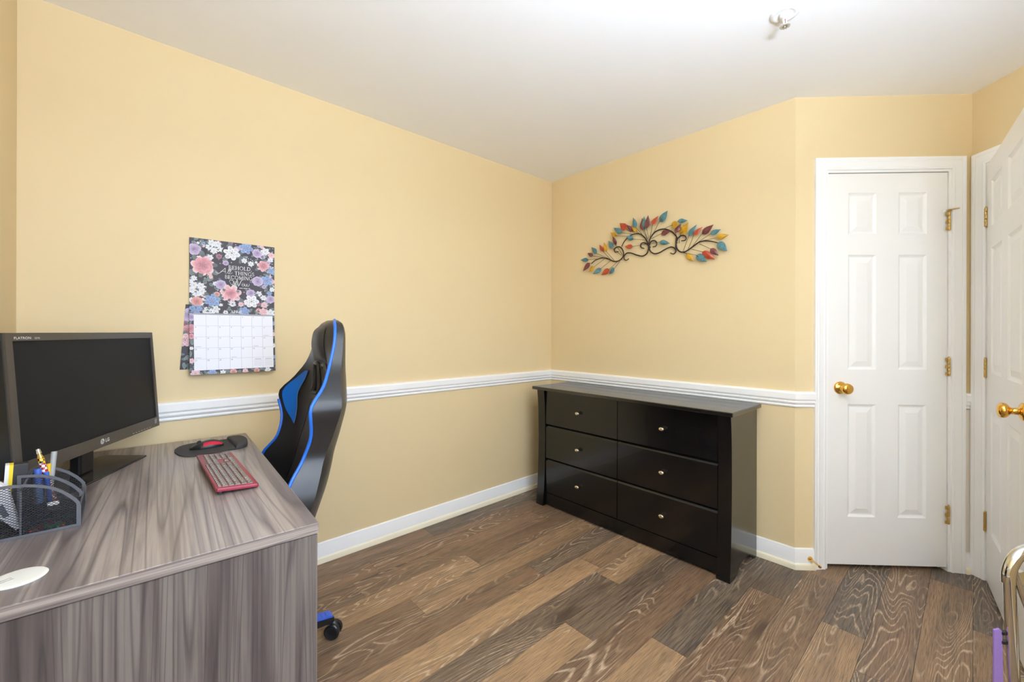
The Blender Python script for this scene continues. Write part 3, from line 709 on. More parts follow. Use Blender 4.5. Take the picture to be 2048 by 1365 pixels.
def rim(poly, M, w=.0062, th=.0016):
    n = len(poly); bm = B(); inn = []
    cx = sum(p[0] for p in poly) / n; cy = sum(p[1] for p in poly) / n
    for i in range(n):
        a, b, c = poly[i - 1], poly[i], poly[(i + 1) % n]
        e1 = Vector((b[0] - a[0], b[1] - a[1])).normalized(); e2 = Vector((c[0] - b[0], c[1] - b[1])).normalized()
        n1 = Vector((-e1.y, e1.x)); n2 = Vector((-e2.y, e2.x))
        if n1.dot(Vector((cx - b[0], cy - b[1]))) < 0: n1 = -n1
        if n2.dot(Vector((cx - b[0], cy - b[1]))) < 0: n2 = -n2
        m = n1 + n2; m = m / max(.3, m.dot(n1)); inn.append((b[0] + m.x * w, b[1] + m.y * w))
    V = [[bm.verts.new(M @ Vector((p[0], p[1], h))) for p in q] for q in (poly, inn) for h in (-th, th)]
    for i in range(n):
        j = (i + 1) % n; a, b, c, d = V[0], V[1], V[2], V[3]
        for f in ((a[i], a[j], b[j], b[i]), (c[i], c[j], d[j], d[i]), (a[i], a[j], c[j], c[i]), (b[i], b[j], d[j], d[i])): bm.faces.new(f)
    return bm
OWd = .165
arch = [(0, 0), (0, .056), (-.006, .066), (-.016, .079), (-.030, .093), (-.048, .106), (-.066, .114), (-.086, .1195), (-.110, .1225), (-.140, .1225), (-.155, .121), (-OWd, .119), (-OWd, 0)]
for yy, nm in ((0, 'front_panel'), (.088, 'middle_panel'), (.178, 'rear_panel')):
    M = frame((0, yy, .0006), (1, 0, 0), (0, 0, 1), (0, -1, 0)); ar = arch if yy < .15 else arch[:8] + [(-.100, .112), (-.112, .098), (-.120, .085), (-.128, .066), (-.128, 0)]
    if .05 < yy < .15: ar = arch[:9] + [(-.110, 0)]
    p = make(nm, wire_panel(ar, M), M_WIRE, og); make('rim', rim(ar, M), M_RIM, p)
dv = [(0, 0), (.178, 0), (.178, .108), (.088, .112), (0, .106)]
for xx, nm, pl_, h in ((0, 'side_wall', [(0, 0), (.178, 0), (.178, .05), (0, .05)], 0), (-OWd, 'side_wall', [(0, 0), (.14, 0), (.14, .06), (0, .06)], 0), (-.094, 'divider', dv, 0)):
    M = frame((xx, 0, .0006), (0, 1, 0), (0, 0, 1), (1, 0, 0))
    p = make(nm, wire_panel(pl_, M), M_WIRE, og); make('rim', rim(pl_, M, .003), M_RIM, p)
M = frame((0, 0, .003), (1, 0, 0), (0, 1, 0), (0, 0, 1)); q = [(-OWd, 0), (0, 0), (0, .178), (-.128, .178), (-OWd, .14)]
make('floor_panel', wire_panel(q, M), M_WIRE, og)
q = [(-.094, 0), (0, 0), (0, .088), (-.094, .088)]; M = frame((0, 0, .046), (1, 0, 0), (0, 1, 0), (0, 0, 1)); make('shelf', wire_panel(q, M, .003), M_WIRE, og)
make('drawer', wire_panel([(-.092, .004), (-.003, .004), (-.003, .044), (-.092, .044)], frame((0, .006, 0), (1, 0, 0), (0, 0, 1), (0, -1, 0)), .0034), M_WIRE, og)
def W(x, y, z): return Vector((OX + x, OY + y, DZ + z))
def pen(name, label, a, b, r, mats, cat='pen', segs=None):
    """pen from foot a to top b; mats: list of (part, material, t0, t1, radius factor)"""
    a, b = W(*a), W(*b); t = thing(name, label, cat, a)
    d = b - a
    for (nm, mt, t0, t1, f0, f1) in mats:
        bm = B(); tube(bm, [d * t0, d * (t0 + (t1 - t0) * .5), d * t1], [r * f0, r * (f0 + f1) / 2, r * f1], 14); make(nm, bm, mt, t, smooth=40)
    return t
M_GOLD = flat('gold_metal', (214, 176, 96), .2, 1); 
def m_quarter():
    t = NT('black_gold_red_pattern'); p = t.obj(); k = t.n('ShaderNodeTexChecker', i0=t.mapv(p, (1, 1, 1)), Scale=150); k.inputs[1].default_value = lin(236, 190, 40); k.inputs[2].default_value = lin(30, 20, 20)
    k2 = t.n('ShaderNodeTexChecker', i0=p, Scale=170); k2.inputs[1].default_value = lin(225, 215, 210); k2.inputs[2].default_value = lin(150, 30, 45)
    z = t.n('ShaderNodeSeparateXYZ', i0=p).outputs[2]
    return t.out(t.mix(t.math('GREATER_THAN', z, .128), k2.outputs[0], k.outputs[0]), .25)
pen('ornate_pen', 'gold tipped pen with black yellow and red pattern in the organizer', (-.046, .118, .0065), (-.083, .145, .169), .0062,
    [('barrel', m_quarter(), .06, .86, .9, 1), ('tip', M_GOLD, 0, .06, .3, .9), ('clicker', M_GOLD, .86, .93, 1, .55), ('finial', M_CHROME, .93, 1, .8, .6)])
pen('grey_pen', 'silver grey pen standing behind the patterned pen', (-.066, .138, .0065), (-.056, .160, .155), .0058, [('barrel', flat('silver_grey_plastic', (158, 160, 158), .35), .05, 1, 1, 1), ('tip', M_BLACKP, 0, .05, .3, 1)])
pen('yellow_pencil', 'short yellow pencil between the two tall pens', (-.071, .152, .0065), (-.064, .146, .128), .0045, [('barrel', flat('yellow_paint', (232, 190, 40), .4), .1, 1, 1, 1), ('tip', flat('pencil_wood', (205, 170, 120), .6), 0, .1, .2, 1)])
pen('blue_marker', 'blue capped marker standing in the organizer nearest the middle panel', (-.074, .122, .0065), (-.082, .128, .123), .0072, [('barrel', flat('translucent_blue_plastic', (120, 160, 215), .25), .0, .62, .9, .95), ('cap', flat('blue_cap', (70, 100, 180), .3), .62, 1, 1.05, .95)])
pen('blue_pen', 'bright blue pen leaning right of the blue marker', (-.056, .110, .0065), (-.066, .118, .114), .005, [('barrel', flat('bright_blue_plastic', (46, 92, 190), .3), .08, 1, 1, 1), ('tip', M_CHROME, 0, .08, .3, .9)])
# card box, paper packet, eraser, paper clips
bx_ = thing('card_box', 'small black and yellow box leaning in the left compartment of the organizer', 'box', W(-.121, .125, .0062)); bx_.rotation_euler = (0, .05, .12)
bm = B(); box(bm, -.018, .018, -.012, .012, .003, .138, bev=.001); make('box_body', bm, flat('dark_card', (42, 40, 38), .5), bx_)
bm = B(); box(bm, -.0185, -.006, -.0125, .0125, .012, .1385); make('yellow_band', bm, flat('yellow_card', (236, 204, 36), .5), bx_)
bm = B(); box(bm, -.0190, -.0125, -.0128, .0128, .008, .1388); make('white_band', bm, flat('white_card', (232, 230, 224), .5), bx_)
pk = thing('paper_packet', 'white folded paper packet slanting in the front left compartment of the organizer', 'paper', W(-.139, .048, .0062))
bm = B(); prism(bm, [(.034, .002), (.040, .006), (.020, .104), (.008, .116), (-.010, .116), (-.022, .104), (-.022, .080)], -.012, .010, 'xzy', bev=.002); make('packet', bm, flat('white_paper', (230, 230, 234), .6, var=.03), pk)
bm = B(); prism(bm, [(.004, .062), (.014, .068), (.024, .040), (.016, .036)], -.0135, -.0120, 'xzy'); make('print_patch', bm, flat('grey_print', (96, 98, 104), .6), pk)
er = thing('eraser', 'tiny white eraser lying on the mesh shelf of the organizer', 'eraser', W(-.049, .055, .0465), .2); bm = B(); box(bm, -.010, .010, -.006, .006, 0, .007, bev=.0015); make('block', bm, flat('white_eraser', (236, 236, 232), .6), er)
pcl = lambda s: catmull([(x * s, y * s, 0) for x, y in ((-.010, -.003), (.008, -.003), (.012, 0), (.008, .003), (-.009, .003), (-.012, .001), (-.009, -.0015), (.005, -.0015), (.007, .0005), (-.004, .0012))], 3)
M_CR = flat('red_clip', (176, 38, 40), .35); M_CG = flat('green_clip', (40, 150, 78), .35)
crng = random.Random(5)
for k in range(16):
    red = k % 5 < 3
    x, y, z = -.078 + .050 * crng.random() + (.0 if k < 12 else .014), .012 + .02 * crng.random(), .0055 + .0014 * (k % 9)
    o = bpy.data.objects.new('paper_clip', None); COL.objects.link(o); o.location = W(x, y, z); o.rotation_euler = (crng.uniform(-.5, .5), crng.uniform(-.4, .4), crng.uniform(0, PI))
    tag(o, ('red' if red else 'green') + ' paper clip in the pile inside the organizer drawer', 'paper clip', ('red' if red else 'green') + ' paper clips in the organizer drawer')
    bm = B(); tube(bm, pcl(1.15), .0009, 6); make('wire', bm, M_CR if red else M_CG, o, smooth=True)

# ------------------------------------------------------------------ gaming chair
M_LEA = flat('black_faux_leather', (38, 36, 35), .36, var=.12, vscale=25, bump=.12, bscale=650)
M_LEA2 = flat('charcoal_faux_leather', (52, 48, 47), .42, var=.10, vscale=30, bump=.15, bscale=800)
M_BLU = flat('blue_faux_leather', (22, 104, 196), .40, var=.06, bump=.10, bscale=700); M_PIPE = flat('blue_piping', (44, 110, 214), .32)
M_STIT = flat('pale_stitch', (96, 120, 160), .6)
gcx = thing('gaming_chair', 'black and blue gaming chair tucked behind the desk', 'chair', (-2.22, -.59, 0), math.radians(-3.6))
T_HW = [(.47, .235), (.55, .255), (.65, .262), (.72, .245), (.79, .215), (.87, .236), (.955, .268), (1.03, .222), (1.10, .165), (1.17, .145), (1.22, .125), (1.25, .092), (1.262, .055)]
T_XP = [(.47, -.03), (.6, .022), (.72, .065), (.79, .112), (.87, .131), (.955, .121), (1.03, .174), (1.10, .210), (1.17, .230), (1.25, .247), (1.262, .258)]
T_XC = [(.47, .09), (.6, .135), (.72, .178), (.8, .195), (.9, .215), (1.0, .232), (1.1, .222), (1.17, .208), (1.22, .214), (1.25, .235), (1.262, .256)]
T_XB = [(.47, .15), (.6, .195), (.72, .235), (.85, .268), (.95, .282), (1.1, .293), (1.2, .295), (1.25, .288), (1.262, .272)]
T_XE = [(.47, .075), (.6, .115), (.72, .155), (.85, .20), (.95, .218), (1.05, .235), (1.1, .25), (1.18, .262), (1.25, .272), (1.262, .268)]
def bk_front(t, z, lift=0):
    xc, xp = interp(T_XC, z), interp(T_XP, z); return Vector((xc + (xp - xc) * abs(t) ** 2.4 - lift, interp(T_HW, z) * t, z))
def bk_back(t, z):
    a, b = interp(T_XB, z), interp(T_XE, z); return Vector((a + (b - a) * abs(t) ** 3, interp(T_HW, z) * t, z))
zs = [.47 + .02 * k for k in range(39)] + [1.240, 1.250, 1.257, 1.262]
nt = 20; ts = [-1 + 2 * i / nt for i in range(nt + 1)]
bm = B(); FR = [[bm.verts.new(bk_front(t, z)) for t in ts] for z in zs]; BK = [[bm.verts.new(bk_back(t, z)) for t in ts] for z in zs]
holes = [(6, 8), (12, 14)]; hz0, hz1 = 25, 31      # z .97 .. 1.09
inh = lambda j, i: hz0 <= j < hz1 and any(a <= i < b for a, b in holes)
for j in range(len(zs) - 1):
    for i in range(nt):
        if not inh(j, i):
            bm.faces.new((FR[j][i], FR[j][i + 1], FR[j + 1][i + 1], FR[j + 1][i])); bm.faces.new((BK[j][i], BK[j][i + 1], BK[j + 1][i + 1], BK[j + 1][i]))
    for i in (0, nt): bm.faces.new((FR[j][i], BK[j][i], BK[j + 1][i], FR[j + 1][i]))
for j in (0, len(zs) - 1):
    for i in range(nt): bm.faces.new((FR[j][i], FR[j][i + 1], BK[j][i + 1], BK[j][i]))
for a, b in holes:
    for j in range(hz0, hz1):
        for i in (a, b): bm.faces.new((FR[j][i], BK[j][i], BK[j + 1][i], FR[j + 1][i]))
    for j in (hz0, hz1):
        for i in range(a, b): bm.faces.new((FR[j][i], BK[j][i], BK[j][i + 1], FR[j][i + 1]))
make('backrest', bm, M_LEA, gcx, smooth=42)
M_HT = flat('dark_plastic_trim', (58, 55, 52), .35)
for a, b in holes:
    loop = [FRt for FRt in ([(ts[a], zs[j]) for j in range(hz0, hz1 + 1)] + [(ts[i], zs[hz1]) for i in range(a + 1, b + 1)] + [(ts[b], zs[j]) for j in range(hz1 - 1, hz0 - 1, -1)] + [(ts[i], zs[hz0]) for i in range(b - 1, a, -1)])]
    bm = B(); tube(bm, [bk_front(t, z, .003) for t, z in loop], .0085, 8, closed=True); make('harness_opening_trim', bm, M_HT, gcx, smooth=True)
for s in (-1, 1):
    bm = B(); tube(bm, [bk_front(s, z) + Vector((-.002, s * .002, 0)) for z in zs if s < 0 or z < .93], .0058, 8); make('piping', bm, M_PIPE, gcx, smooth=True)
    # blue inset on the shoulder wing, a patch of the same surface lifted by the seam
    bm = B(); rowsb = []
    for k in range(13):
        z = .838 + (1.055 - .838) * k / 12
        ti = .75 - .05 * min(1, k / 4) ; to = interp([(.838, .76), (.88, .90), (.90, .93), (.99, .945), (1.03, .90), (1.055, .80)], z)
        rowsb.append([bm.verts.new(bk_front(s * (ti + (to - ti) * i / 6), z, .0035)) for i in range(7)])
    for a, b in zip(rowsb, rowsb[1:]):
        for i in range(6): bm.faces.new((a[i], a[i + 1], b[i + 1], b[i]))
    bp = make('blue_panel', bm, M_BLU, gcx, smooth=True)
    bm = B(); tube(bm, [v for v in [bk_front(s * (.75 - .05 * min(1, k / 4)), .838 + .217 * k / 12, .004) for k in range(13)]], .0012, 6); make('stitching', bm, M_STIT, bp)
# padded centre panels
def pad(z0, z1, w0, w1, lift, nm, mat, n=14, m=10):
    bm = B(); g_ = []
    for k in range(n + 1):
        z = z0 + (z1 - z0) * k / n; e = min(1, 6 * min(k, n - k) / n); w = w0 + (w1 - w0) * k / n
        r = []
        for i in range(m + 1):
            q = -1 + 2 * i / m; h = interp(T_HW, z); r.append(bm.verts.new(bk_front(q * w / h, z, .0015 + lift * e ** .5 * (1 - abs(q) ** 5))))
        g_.append(r)
    for a, b in zip(g_, g_[1:]):
        for i in range(m): bm.faces.new((a[i], a[i + 1], b[i + 1], b[i]))
    make(nm, bm, mat, gcx, smooth=True)
pad(1.10, 1.235, .085, .062, .012, 'headrest_pad', M_LEA2); pad(.50, .945, .135, .105, .014, 'centre_panel', M_LEA2)
bm = B()
for s in (-1, 1): tube(bm, [bk_front(s * (.135 + (.105 - .135) * k / 16) / interp(T_HW, .50 + .445 * k / 16), .50 + .445 * k / 16, .003) for k in range(17)], .0028, 6)
make('seam_welt', bm, M_LEA, gcx, smooth=True)
# seat, hinge covers, mechanism, gas lift, star base with casters
bm = B(); g_ = []
for k in range(15):
    x = -.34 + .41 * k / 14; r = []
    for i in range(17):
        q = -1 + 2 * i / 16; wd = .235 + .02 * math.sin(PI * k / 14); zz = .455 + .050 * abs(q) ** 3 - .030 * max(0, 1 - k / 3) ** 2
        r.append(bm.verts.new((x, q * wd, zz)))
    g_.append(r)
for a, b in zip(g_, g_[1:]):
    for i in range(16): bm.faces.new((a[i], a[i + 1], b[i + 1], b[i]))
bd = [r[0] for r in g_] + list(g_[-1][1:-1]) + [r[-1] for r in reversed(g_)] + list(reversed(g_[0][1:-1]))
lo = [bm.verts.new((v.co.x * .96, v.co.y * .96, .375)) for v in bd]
for i in range(len(bd)): bm.faces.new((bd[i], bd[(i + 1) % len(bd)], lo[(i + 1) % len(bd)], lo[i]))
bm.faces.new(lo); make('seat', bm, M_LEA, gcx, smooth=50)
for s in (-1, 1):
    bm = B(); pts = [(.055 + .050 * math.cos(a), .575 + .050 * math.sin(a)) for a in [math.radians(-10 + 20 * k) for k in range(11)]] + [(-.02, .42), (.06, .42)]
    prism(bm, pts, s * .262, s * .292, 'xzy', bev=.006); make('hinge_cover', bm, M_BLACKP, gcx, smooth=40)
bm = B(); box(bm, -.12, .12, -.09, .09, .33, .375, bev=.01); make('tilt_mechanism', bm, M_BLACKP, gcx)
bm = B(); lathe(bm, [(.028, .12), (.028, .23), (.020, .235), (.014, .24), (.014, .335)], 20); make('gas_lift', bm, M_BLACKP, gcx, smooth=40)
bm = B(); lathe(bm, [(.035, .065), (.045, .075), (.045, .12), (.034, .135), (0, .135)], 24); make('hub', bm, M_BLACKP, gcx, smooth=40)
M_BPL = flat('blue_plastic', (52, 92, 196), .4)
def blend(bm, secs):
    rows = [[bm.verts.new(c) for c in s] for s in secs]
    for a, b in zip(rows, rows[1:]):
        for i in range(len(a)): bm.faces.new((a[i], a[(i + 1) % len(a)], b[(i + 1) % len(a)], b[i]))
    bm.faces.new(rows[0]); bm.faces.new(rows[-1]); return bm
for k in range(5):
    R_ = Matrix.Rotation(math.radians(2 + 72 * k), 4, 'Z')
    sec = lambda x, w, z0, z1: [(x, -w, z0), (x, w, z0), (x, w, z1), (x, -w, z1)]
    lg_ = make('leg', xf(blend(B(), [sec(.03, .026, .072, .112), sec(.15, .024, .072, .104), sec(.262, .022, .066, .088), sec(.272, .017, .066, .084)]), R_), M_BLACKP, gcx)
    bm = blend(B(), [sec(.05, .0245, .111, .1165), sec(.15, .0232, .1035, .109), sec(.262, .0212, .0878, .0945), sec(.268, .018, .086, .091)])
    for q in range(9): box(bm, .10 + .018 * q, .104 + .018 * q, -.014, .014, .1135 - .019 * (.05 + .018 * q) / .2 * 1.0, .1150 - .0170 * (.05 + .018 * q) / .2)
    make('leg_cap', xf(bm, R_), M_BPL, lg_)
    cc = R_ @ Vector((.262, 0, 0)); Cm = Matrix.Translation(cc) @ Matrix.Rotation(math.radians(-38 + 40 * k), 4, 'Z')
    bm = B(); lathe(bm, [(.007, .045), (.007, .068)], 12, Cm); tube(bm, [Cm @ Vector(c) for c in ((0, 0, .060), (.012, 0, .058), (.024, 0, .046), (.030, 0, .03))], [.013, .013, .011, .008], 10); fk = make('caster_fork', bm, M_BLACKP, lg_, smooth=40)
    for s in (-1, 1):
        bm = B(); lathe(bm, [(0, .006 * 1), (.020, .006), (.029, .009), (.030, .012), (.030, .020), (.027, .0235), (.022, .0245), (.020, .023), (0, .0235)], 28, Cm @ frame((.012, 0, .0302), (1, 0, 0), (0, 0, -s), (0, s, 0))); make('caster_wheel', bm, flat('black_wheel_rubber', (24, 24, 28), .3), lg_, smooth=40)
# ------------------------------------------------------------------ wall calendar
cal = thing('wall_calendar', 'floral wall calendar open to April on the left wall', 'calendar', (-2.1905, -.0004, 1.332))
M_PG = flat('page_dark_ground', (62, 56, 62), .6, var=.15, vscale=14); M_PAPER = flat('calendar_paper', (236, 236, 242), .6, var=.01)
t = NT('floral_ink'); at = t.n('ShaderNodeAttribute', _attribute_name='ink'); kk = t.noise(t.obj(), 420, 2)
M_INK = t.out(t.mix(t.math('MULTIPLY', kk, .16), at.outputs['Color'], lin(250, 245, 245)), .6)
CH, UPH, LOH = .1667, .298, .305
up = lambda u, v, e=0: Vector((u, -.0062 - e, UPH - v))                       # v measured down from the top edge
low = lambda u, v, e=0: Vector((u * (1 + .0), -.0062 - .030 * (v / LOH) ** 1.2 - e, -v))
bm = B(); box(bm, -CH, CH, -.0062, -.0002, 0, UPH); upp = make('upper_page', bm, M_PG, cal); upp['label'] = 'floral picture page with white lettering'
bm = B(); n = 12; rw = [[bm.verts.new(low(u, LOH * k / n, d)) for u in (-CH, CH) for d in (0, -.0045)] for k in range(n + 1)]
for a, b in zip(rw, rw[1:]):
    for i, j in ((0, 1), (1, 3), (3, 2), (2, 0)): bm.faces.new((a[i], a[j], b[j], b[i]))
bm.faces.new(rw[0]); bm.faces.new(rw[-1]); lop = make('lower_page', bm, M_PG, cal); lop['label'] = 'April date grid page with floral border'
bkf = lambda u, v, e=0: Vector((u - .02 * (v / .285) - .012, -.0015 - .0015 * v - e, -v + .003))
bm = B(); a = [bkf(-CH, 0, 0), bkf(CH - .02, 0, 0), bkf(CH - .02, .285, 0), bkf(-CH, .285, 0)]
vs = [bm.verts.new(p) for p in a] + [bm.verts.new(p + Vector((0, .0012, 0))) for p in a]
bm.faces.new(vs[:4]); bm.faces.new(vs[4:])
for i in range(4): bm.faces.new((vs[i], vs[(i + 1) % 4], vs[4 + (i + 1) % 4], vs[4 + i]))
bkp = make('back_page', bm, M_PG, cal); bkp['label'] = 'skewed page peeking out behind'
class Ink:
    def __init__(s, mp, box_): s.mp = mp; s.bx = box_; s.v = []; s.f = []; s.c = []; s.e = .00025
    def poly(s, pts, ctr, col, ccol):
        x0, x1, y0, y1 = s.bx; cl_ = lambda p: (min(max(p[0], x0), x1), min(max(p[1], y0), y1))
        b = len(s.v); s.e += .00000014
        s.v.append(s.mp(*cl_(ctr), s.e)); s.c.append(ccol)
        for p in pts: s.v.append(s.mp(*cl_(p), s.e)); s.c.append(col)
        n = len(pts)
        for i in range(n): s.f.append((b, b + 1 + i, b + 1 + (i + 1) % n))
    def build(s, nm, parent):
        me = bpy.data.meshes.new(nm); me.from_pydata([tuple(p) for p in s.v], [], s.f); ca = me.color_attributes.new('ink', 'FLOAT_COLOR', 'POINT')
        for i, c in enumerate(s.c): ca.data[i].color = c
        return make(nm, me, M_INK, parent)
FR_ = random.Random(11)
def jit(c, a=14): k = FR_.uniform(-a, a); return tuple(max(0, min(255, q + k + FR_.uniform(-5, 5))) for q in c)
def petal(ink, cx, cy, ang, r0, r1, w, col, cc, n=10):
    ca, sa = math.cos(ang), math.sin(ang); pts = []
    for i in range(n):
        a = 2 * PI * i / n; l = (r0 + r1) / 2 + (r1 - r0) / 2 * math.cos(a); q = w * math.sin(a) * (.75 + .35 * (l - r0) / (r1 - r0)) * FR_.uniform(.88, 1.1)
        pts.append((cx + ca * l - sa * q, cy + sa * l + ca * q))
    m = r0 + (r1 - r0) * .3
    ink.poly(pts, (cx + ca * m, cy + sa * m), lin(*col), lin(*cc))
PAL = {'pink': ((206, 138, 146), (142, 56, 76)), 'blush': ((232, 200, 202), (190, 110, 122)), 'white': ((236, 236, 238), (180, 182, 186)), 'blue': ((138, 166, 206), (70, 92, 150)), 'lilac': ((182, 164, 196), (118, 92, 136)), 'coral': ((204, 142, 132), (176, 84, 80)), 'mauve': ((150, 84, 106), (96, 40, 62))}
def flower(ink, cx, cy, r, kind):
    c, d = PAL[kind]; a0 = FR_.uniform(0, 6)
    for k in range(3):
        a = a0 + k * 2.2; petal(ink, cx, cy, a, r * .5, r * 1.45, r * .26, jit((84, 100, 96), 18), jit((46, 60, 60), 8))
    if kind in ('pink', 'lilac', 'mauve', 'coral'):
        for lay, (n, f) in enumerate(((8, 1), (7, .78), (6, .56), (5, .36))):
            for k in range(n):
                m = .25 * lay; cc = tuple(q * (1 - .10 * lay) + 0 for q in c)
                petal(ink, cx, cy, a0 + 2 * PI * k / n + lay * .5, r * f * .15, r * f, r * f * .42, jit(tuple(min(255, q + 22 - 14 * lay) for q in c)), jit(d))
    else:
        n = 6 if kind != 'blush' else 7
        for k in range(n): petal(ink, cx, cy, a0 + 2 * PI * k / n, r * .08, r, r * .34, jit(c, 10), jit(d, 10))
        for k in range(n): petal(ink, cx, cy, a0 + .5 + 2 * PI * k / n, r * .05, r * .62, r * .22, jit(tuple(min(255, q + 8) for q in c), 8), jit(d, 12))
        petal(ink, cx, cy, 0, -r * .12, r * .12, r * .12, jit((150, 120, 110)), jit((90, 70, 70)))
def cluster(ink, cx, cy, r, kind):
    for k in range(5): flower(ink, cx + r * .6 * math.cos(k * 1.26 + .4), cy + r * .6 * math.sin(k * 1.26 + .4), r * .46, kind)
def foliage(ink, n, x0, x1, y0, y1):
    for k in range(n):
        px_, py_ = FR_.uniform(x0, x1), FR_.uniform(y0, y1)
        if ink.mp is up and -.075 < px_ < .11 and .095 < py_ < .235: continue      # plain ground behind the lettering
        petal(ink, px_, py_, FR_.uniform(0, 6.3), 0, FR_.uniform(.014, .030), FR_.uniform(.004, .009), jit((96, 112, 108), 22), jit((58, 72, 70), 12))
ik = Ink(up, (-CH, CH, 0, UPH)); foliage(ik, 70, -CH, CH, 0, UPH)
for k in range(90):
    px_, py_ = -CH + 2 * CH * FR_.random(), UPH * FR_.random()
    if -.07 < px_ < .10 and .105 < py_ < .225: continue
    petal(ik, px_, py_, 0, -.0022, .0022, .0022, jit((206, 206, 206)), jit((220, 220, 220)), 6)
# keep the ground behind the lettering clear
for k in range(110):
    px_, py_ = FR_.uniform(-CH, CH), FR_.uniform(0, UPH)
    if -.085 < px_ < .115 and .088 < py_ < .235: continue
    flower(ik, px_, py_, FR_.uniform(.006, .014), FR_.choice(['white', 'blush', 'lilac', 'blue', 'mauve', 'white']))
for (u, v, r, kd) in ((.27, .10, .032, 'Cwhite'), (.05, .17, .026, 'lilac'), (.64, .065, .030, 'blue'), (.78, .13, .022, 'lilac'), (.47, .17, .034, 'white'), (.88, .09, .020, 'white'), (.96, .14, .016, 'blush'), (.22, .27, .014, 'white'), (.40, .33, .012, 'lilac'), (.62, .27, .013, 'white'), (.70, .31, .013, 'white'), (.145, .40, .046, 'blush'), (.145, .40, .038, 'pink'), (.85, .33, .027, 'blush'), (.86, .32, .023, 'pink'), (.96, .40, .018, 'blue'), (.90, .56, .028, 'blue'), (.785, .58, .024, 'lilac'), (.28, .66, .010, 'white'), (.345, .67, .022, 'lilac'), (.08, .76, .034, 'Cwhite'), (.46, .80, .044, 'blush'), (.46, .80, .026, 'pink'), (.30, .82, .012, 'coral'), (.25, .92, .032, 'blue'), (.70, .78, .020, 'lilac'), (.80, .78, .014, 'white'), (.86, .84, .014, 'white'), (.71, .91, .032, 'white'), (.95, .86, .019, 'lilac'), (.08, .94, .022, 'coral'), (.48, .96, .014, 'Cwhite'), (.58, .96, .012, 'blush'), (.87, .96, .016, 'blush'), (.05, .60, .012, 'white'), (.97, .70, .012, 'white')):
    f = cluster if kd[0] == 'C' else flower; f(ik, -CH + 2 * CH * u, UPH * v, r, kd.lstrip('C'))
ik.build('floral_print', upp)
ik2 = Ink(low, (-CH, CH, 0, LOH))
for (x0, x1, y0, y1, n) in ((-CH, CH, 0, .034, 22), (-CH, -CH + .014, .04, LOH, 14), (CH - .010, CH, .04, LOH, 14), (-CH, CH, .288, LOH, 16)): foliage(ik2, n, x0, x1, y0, y1)
for (u, v, r, kd) in ((.07, .05, .026, 'blue'), (.20, .08, .020, 'Cwhite'), (.28, .05, .020, 'white'), (.40, .09, .010, 'Cwhite'), (.62, .07, .024, 'blue'), (.80, .05, .012, 'coral'), (.86, .07, .020, 'blush'), (.95, .08, .020, 'white'), (.02, .17, .017, 'lilac'), (.02, .34, .020, 'pink'), (.02, .45, .012, 'pink'), (.02, .62, .008, 'white'), (.02, .80, .012, 'blush'), (.985, .25, .010, 'blue'), (.985, .42, .010, 'blush'), (.985, .60, .011, 'white'), (.985, .78, .010, 'blue'), (.06, .98, .018, 'blush'), (.24, .98, .018, 'blue'), (.36, .985, .012, 'white'), (.48, .985, .014, 'coral'), (.62, .98, .012, 'blush'), (.76, .98, .012, 'coral'), (.90, .98, .014, 'white')):
    f = cluster if kd[0] == 'C' else flower; f(ik2, -CH + 2 * CH * u, LOH * v, r, kd.lstrip('C'))
ik2.e += .0003
gx0, gx1, gy0, gy1 = -CH + .0155, CH - .0085, .041, .287
ik2.poly([(gx0, .034), (gx1, .034), (gx1, .0405), (gx0, .0405)], (0, .037), lin(150, 148, 156), lin(150, 148, 156))
ik2.build('floral_print', lop)
ik3 = Ink(bkf, (-CH, CH - .02, 0, .285)); foliage(ik3, 40, -CH, -CH + .06, .14, .285)
for (u, v, r, kd) in ((.03, .30, .03, 'mauve'), (.04, .42, .03, 'pink'), (.03, .55, .03, 'blush'), (.04, .16, .03, 'lilac')): flower(ik3, -CH + 2 * CH * u, .285 * v, r, kd)
ik3.build('floral_print', bkp)
# date grid
def sheet(nm, x0, x1, y0, y1, e, mat, parent, n=8):
    bm = B(); r = [[bm.verts.new(low(u, y0 + (y1 - y0) * k / n, e)) for u in (x0, x1)] for k in range(n + 1)]
    for a, b in zip(r, r[1:]): bm.faces.new((a[0], a[1], b[1], b[0]))
    return make(nm, bm, mat, parent)
gs = sheet('date_sheet', gx0, gx1, gy0, gy1, .0012, M_PAPER, lop)
M_LINE = flat('grid_line', (168, 170, 178), .6); bm = B()
def strip(x0, x1, y0, y1, e=.0014):
    n = max(1, int((y1 - y0) / .02)); r = [[bm.verts.new(low(u, y0 + (y1 - y0) * k / n, e)) for u in (x0, x1)] for k in range(n + 1)]
    for a, b in zip(r, r[1:]): bm.faces.new((a[0], a[1], b[1], b[0]))
cw, chh = (gx1 - gx0) / 7, (gy1 - gy0) / 5
for i in range(1, 7): strip(gx0 + cw * i - .0004, gx0 + cw * i + .0004, gy0, gy1)
for j in range(1, 5): strip(gx0, gx1, gy0 + chh * j - .0004, gy0 + chh * j + .0004)
for (i, j) in ((0, 2), (0, 3), (3, 3), (5, 2), (6, 1)): strip(gx0 + cw * i + .004, gx0 + cw * i + .026, gy0 + chh * (j + 1) - .006, gy0 + chh * (j + 1) - .0045)
for i in (5, 6):
    strip(gx0 + cw * i + .010, gx0 + cw * i + .036, gy0 + chh * 4 + .006, gy0 + chh * 4 + .0085)
    for q in range(5): strip(gx0 + cw * i + .006, gx0 + cw * i + .040, gy0 + chh * 4 + .013 + q * .006, gy0 + chh * 4 + .0138 + q * .006)
make('grid_lines', bm, M_LINE, gs)
M_NUM = flat('grey_numeral', (130, 132, 140), .6)
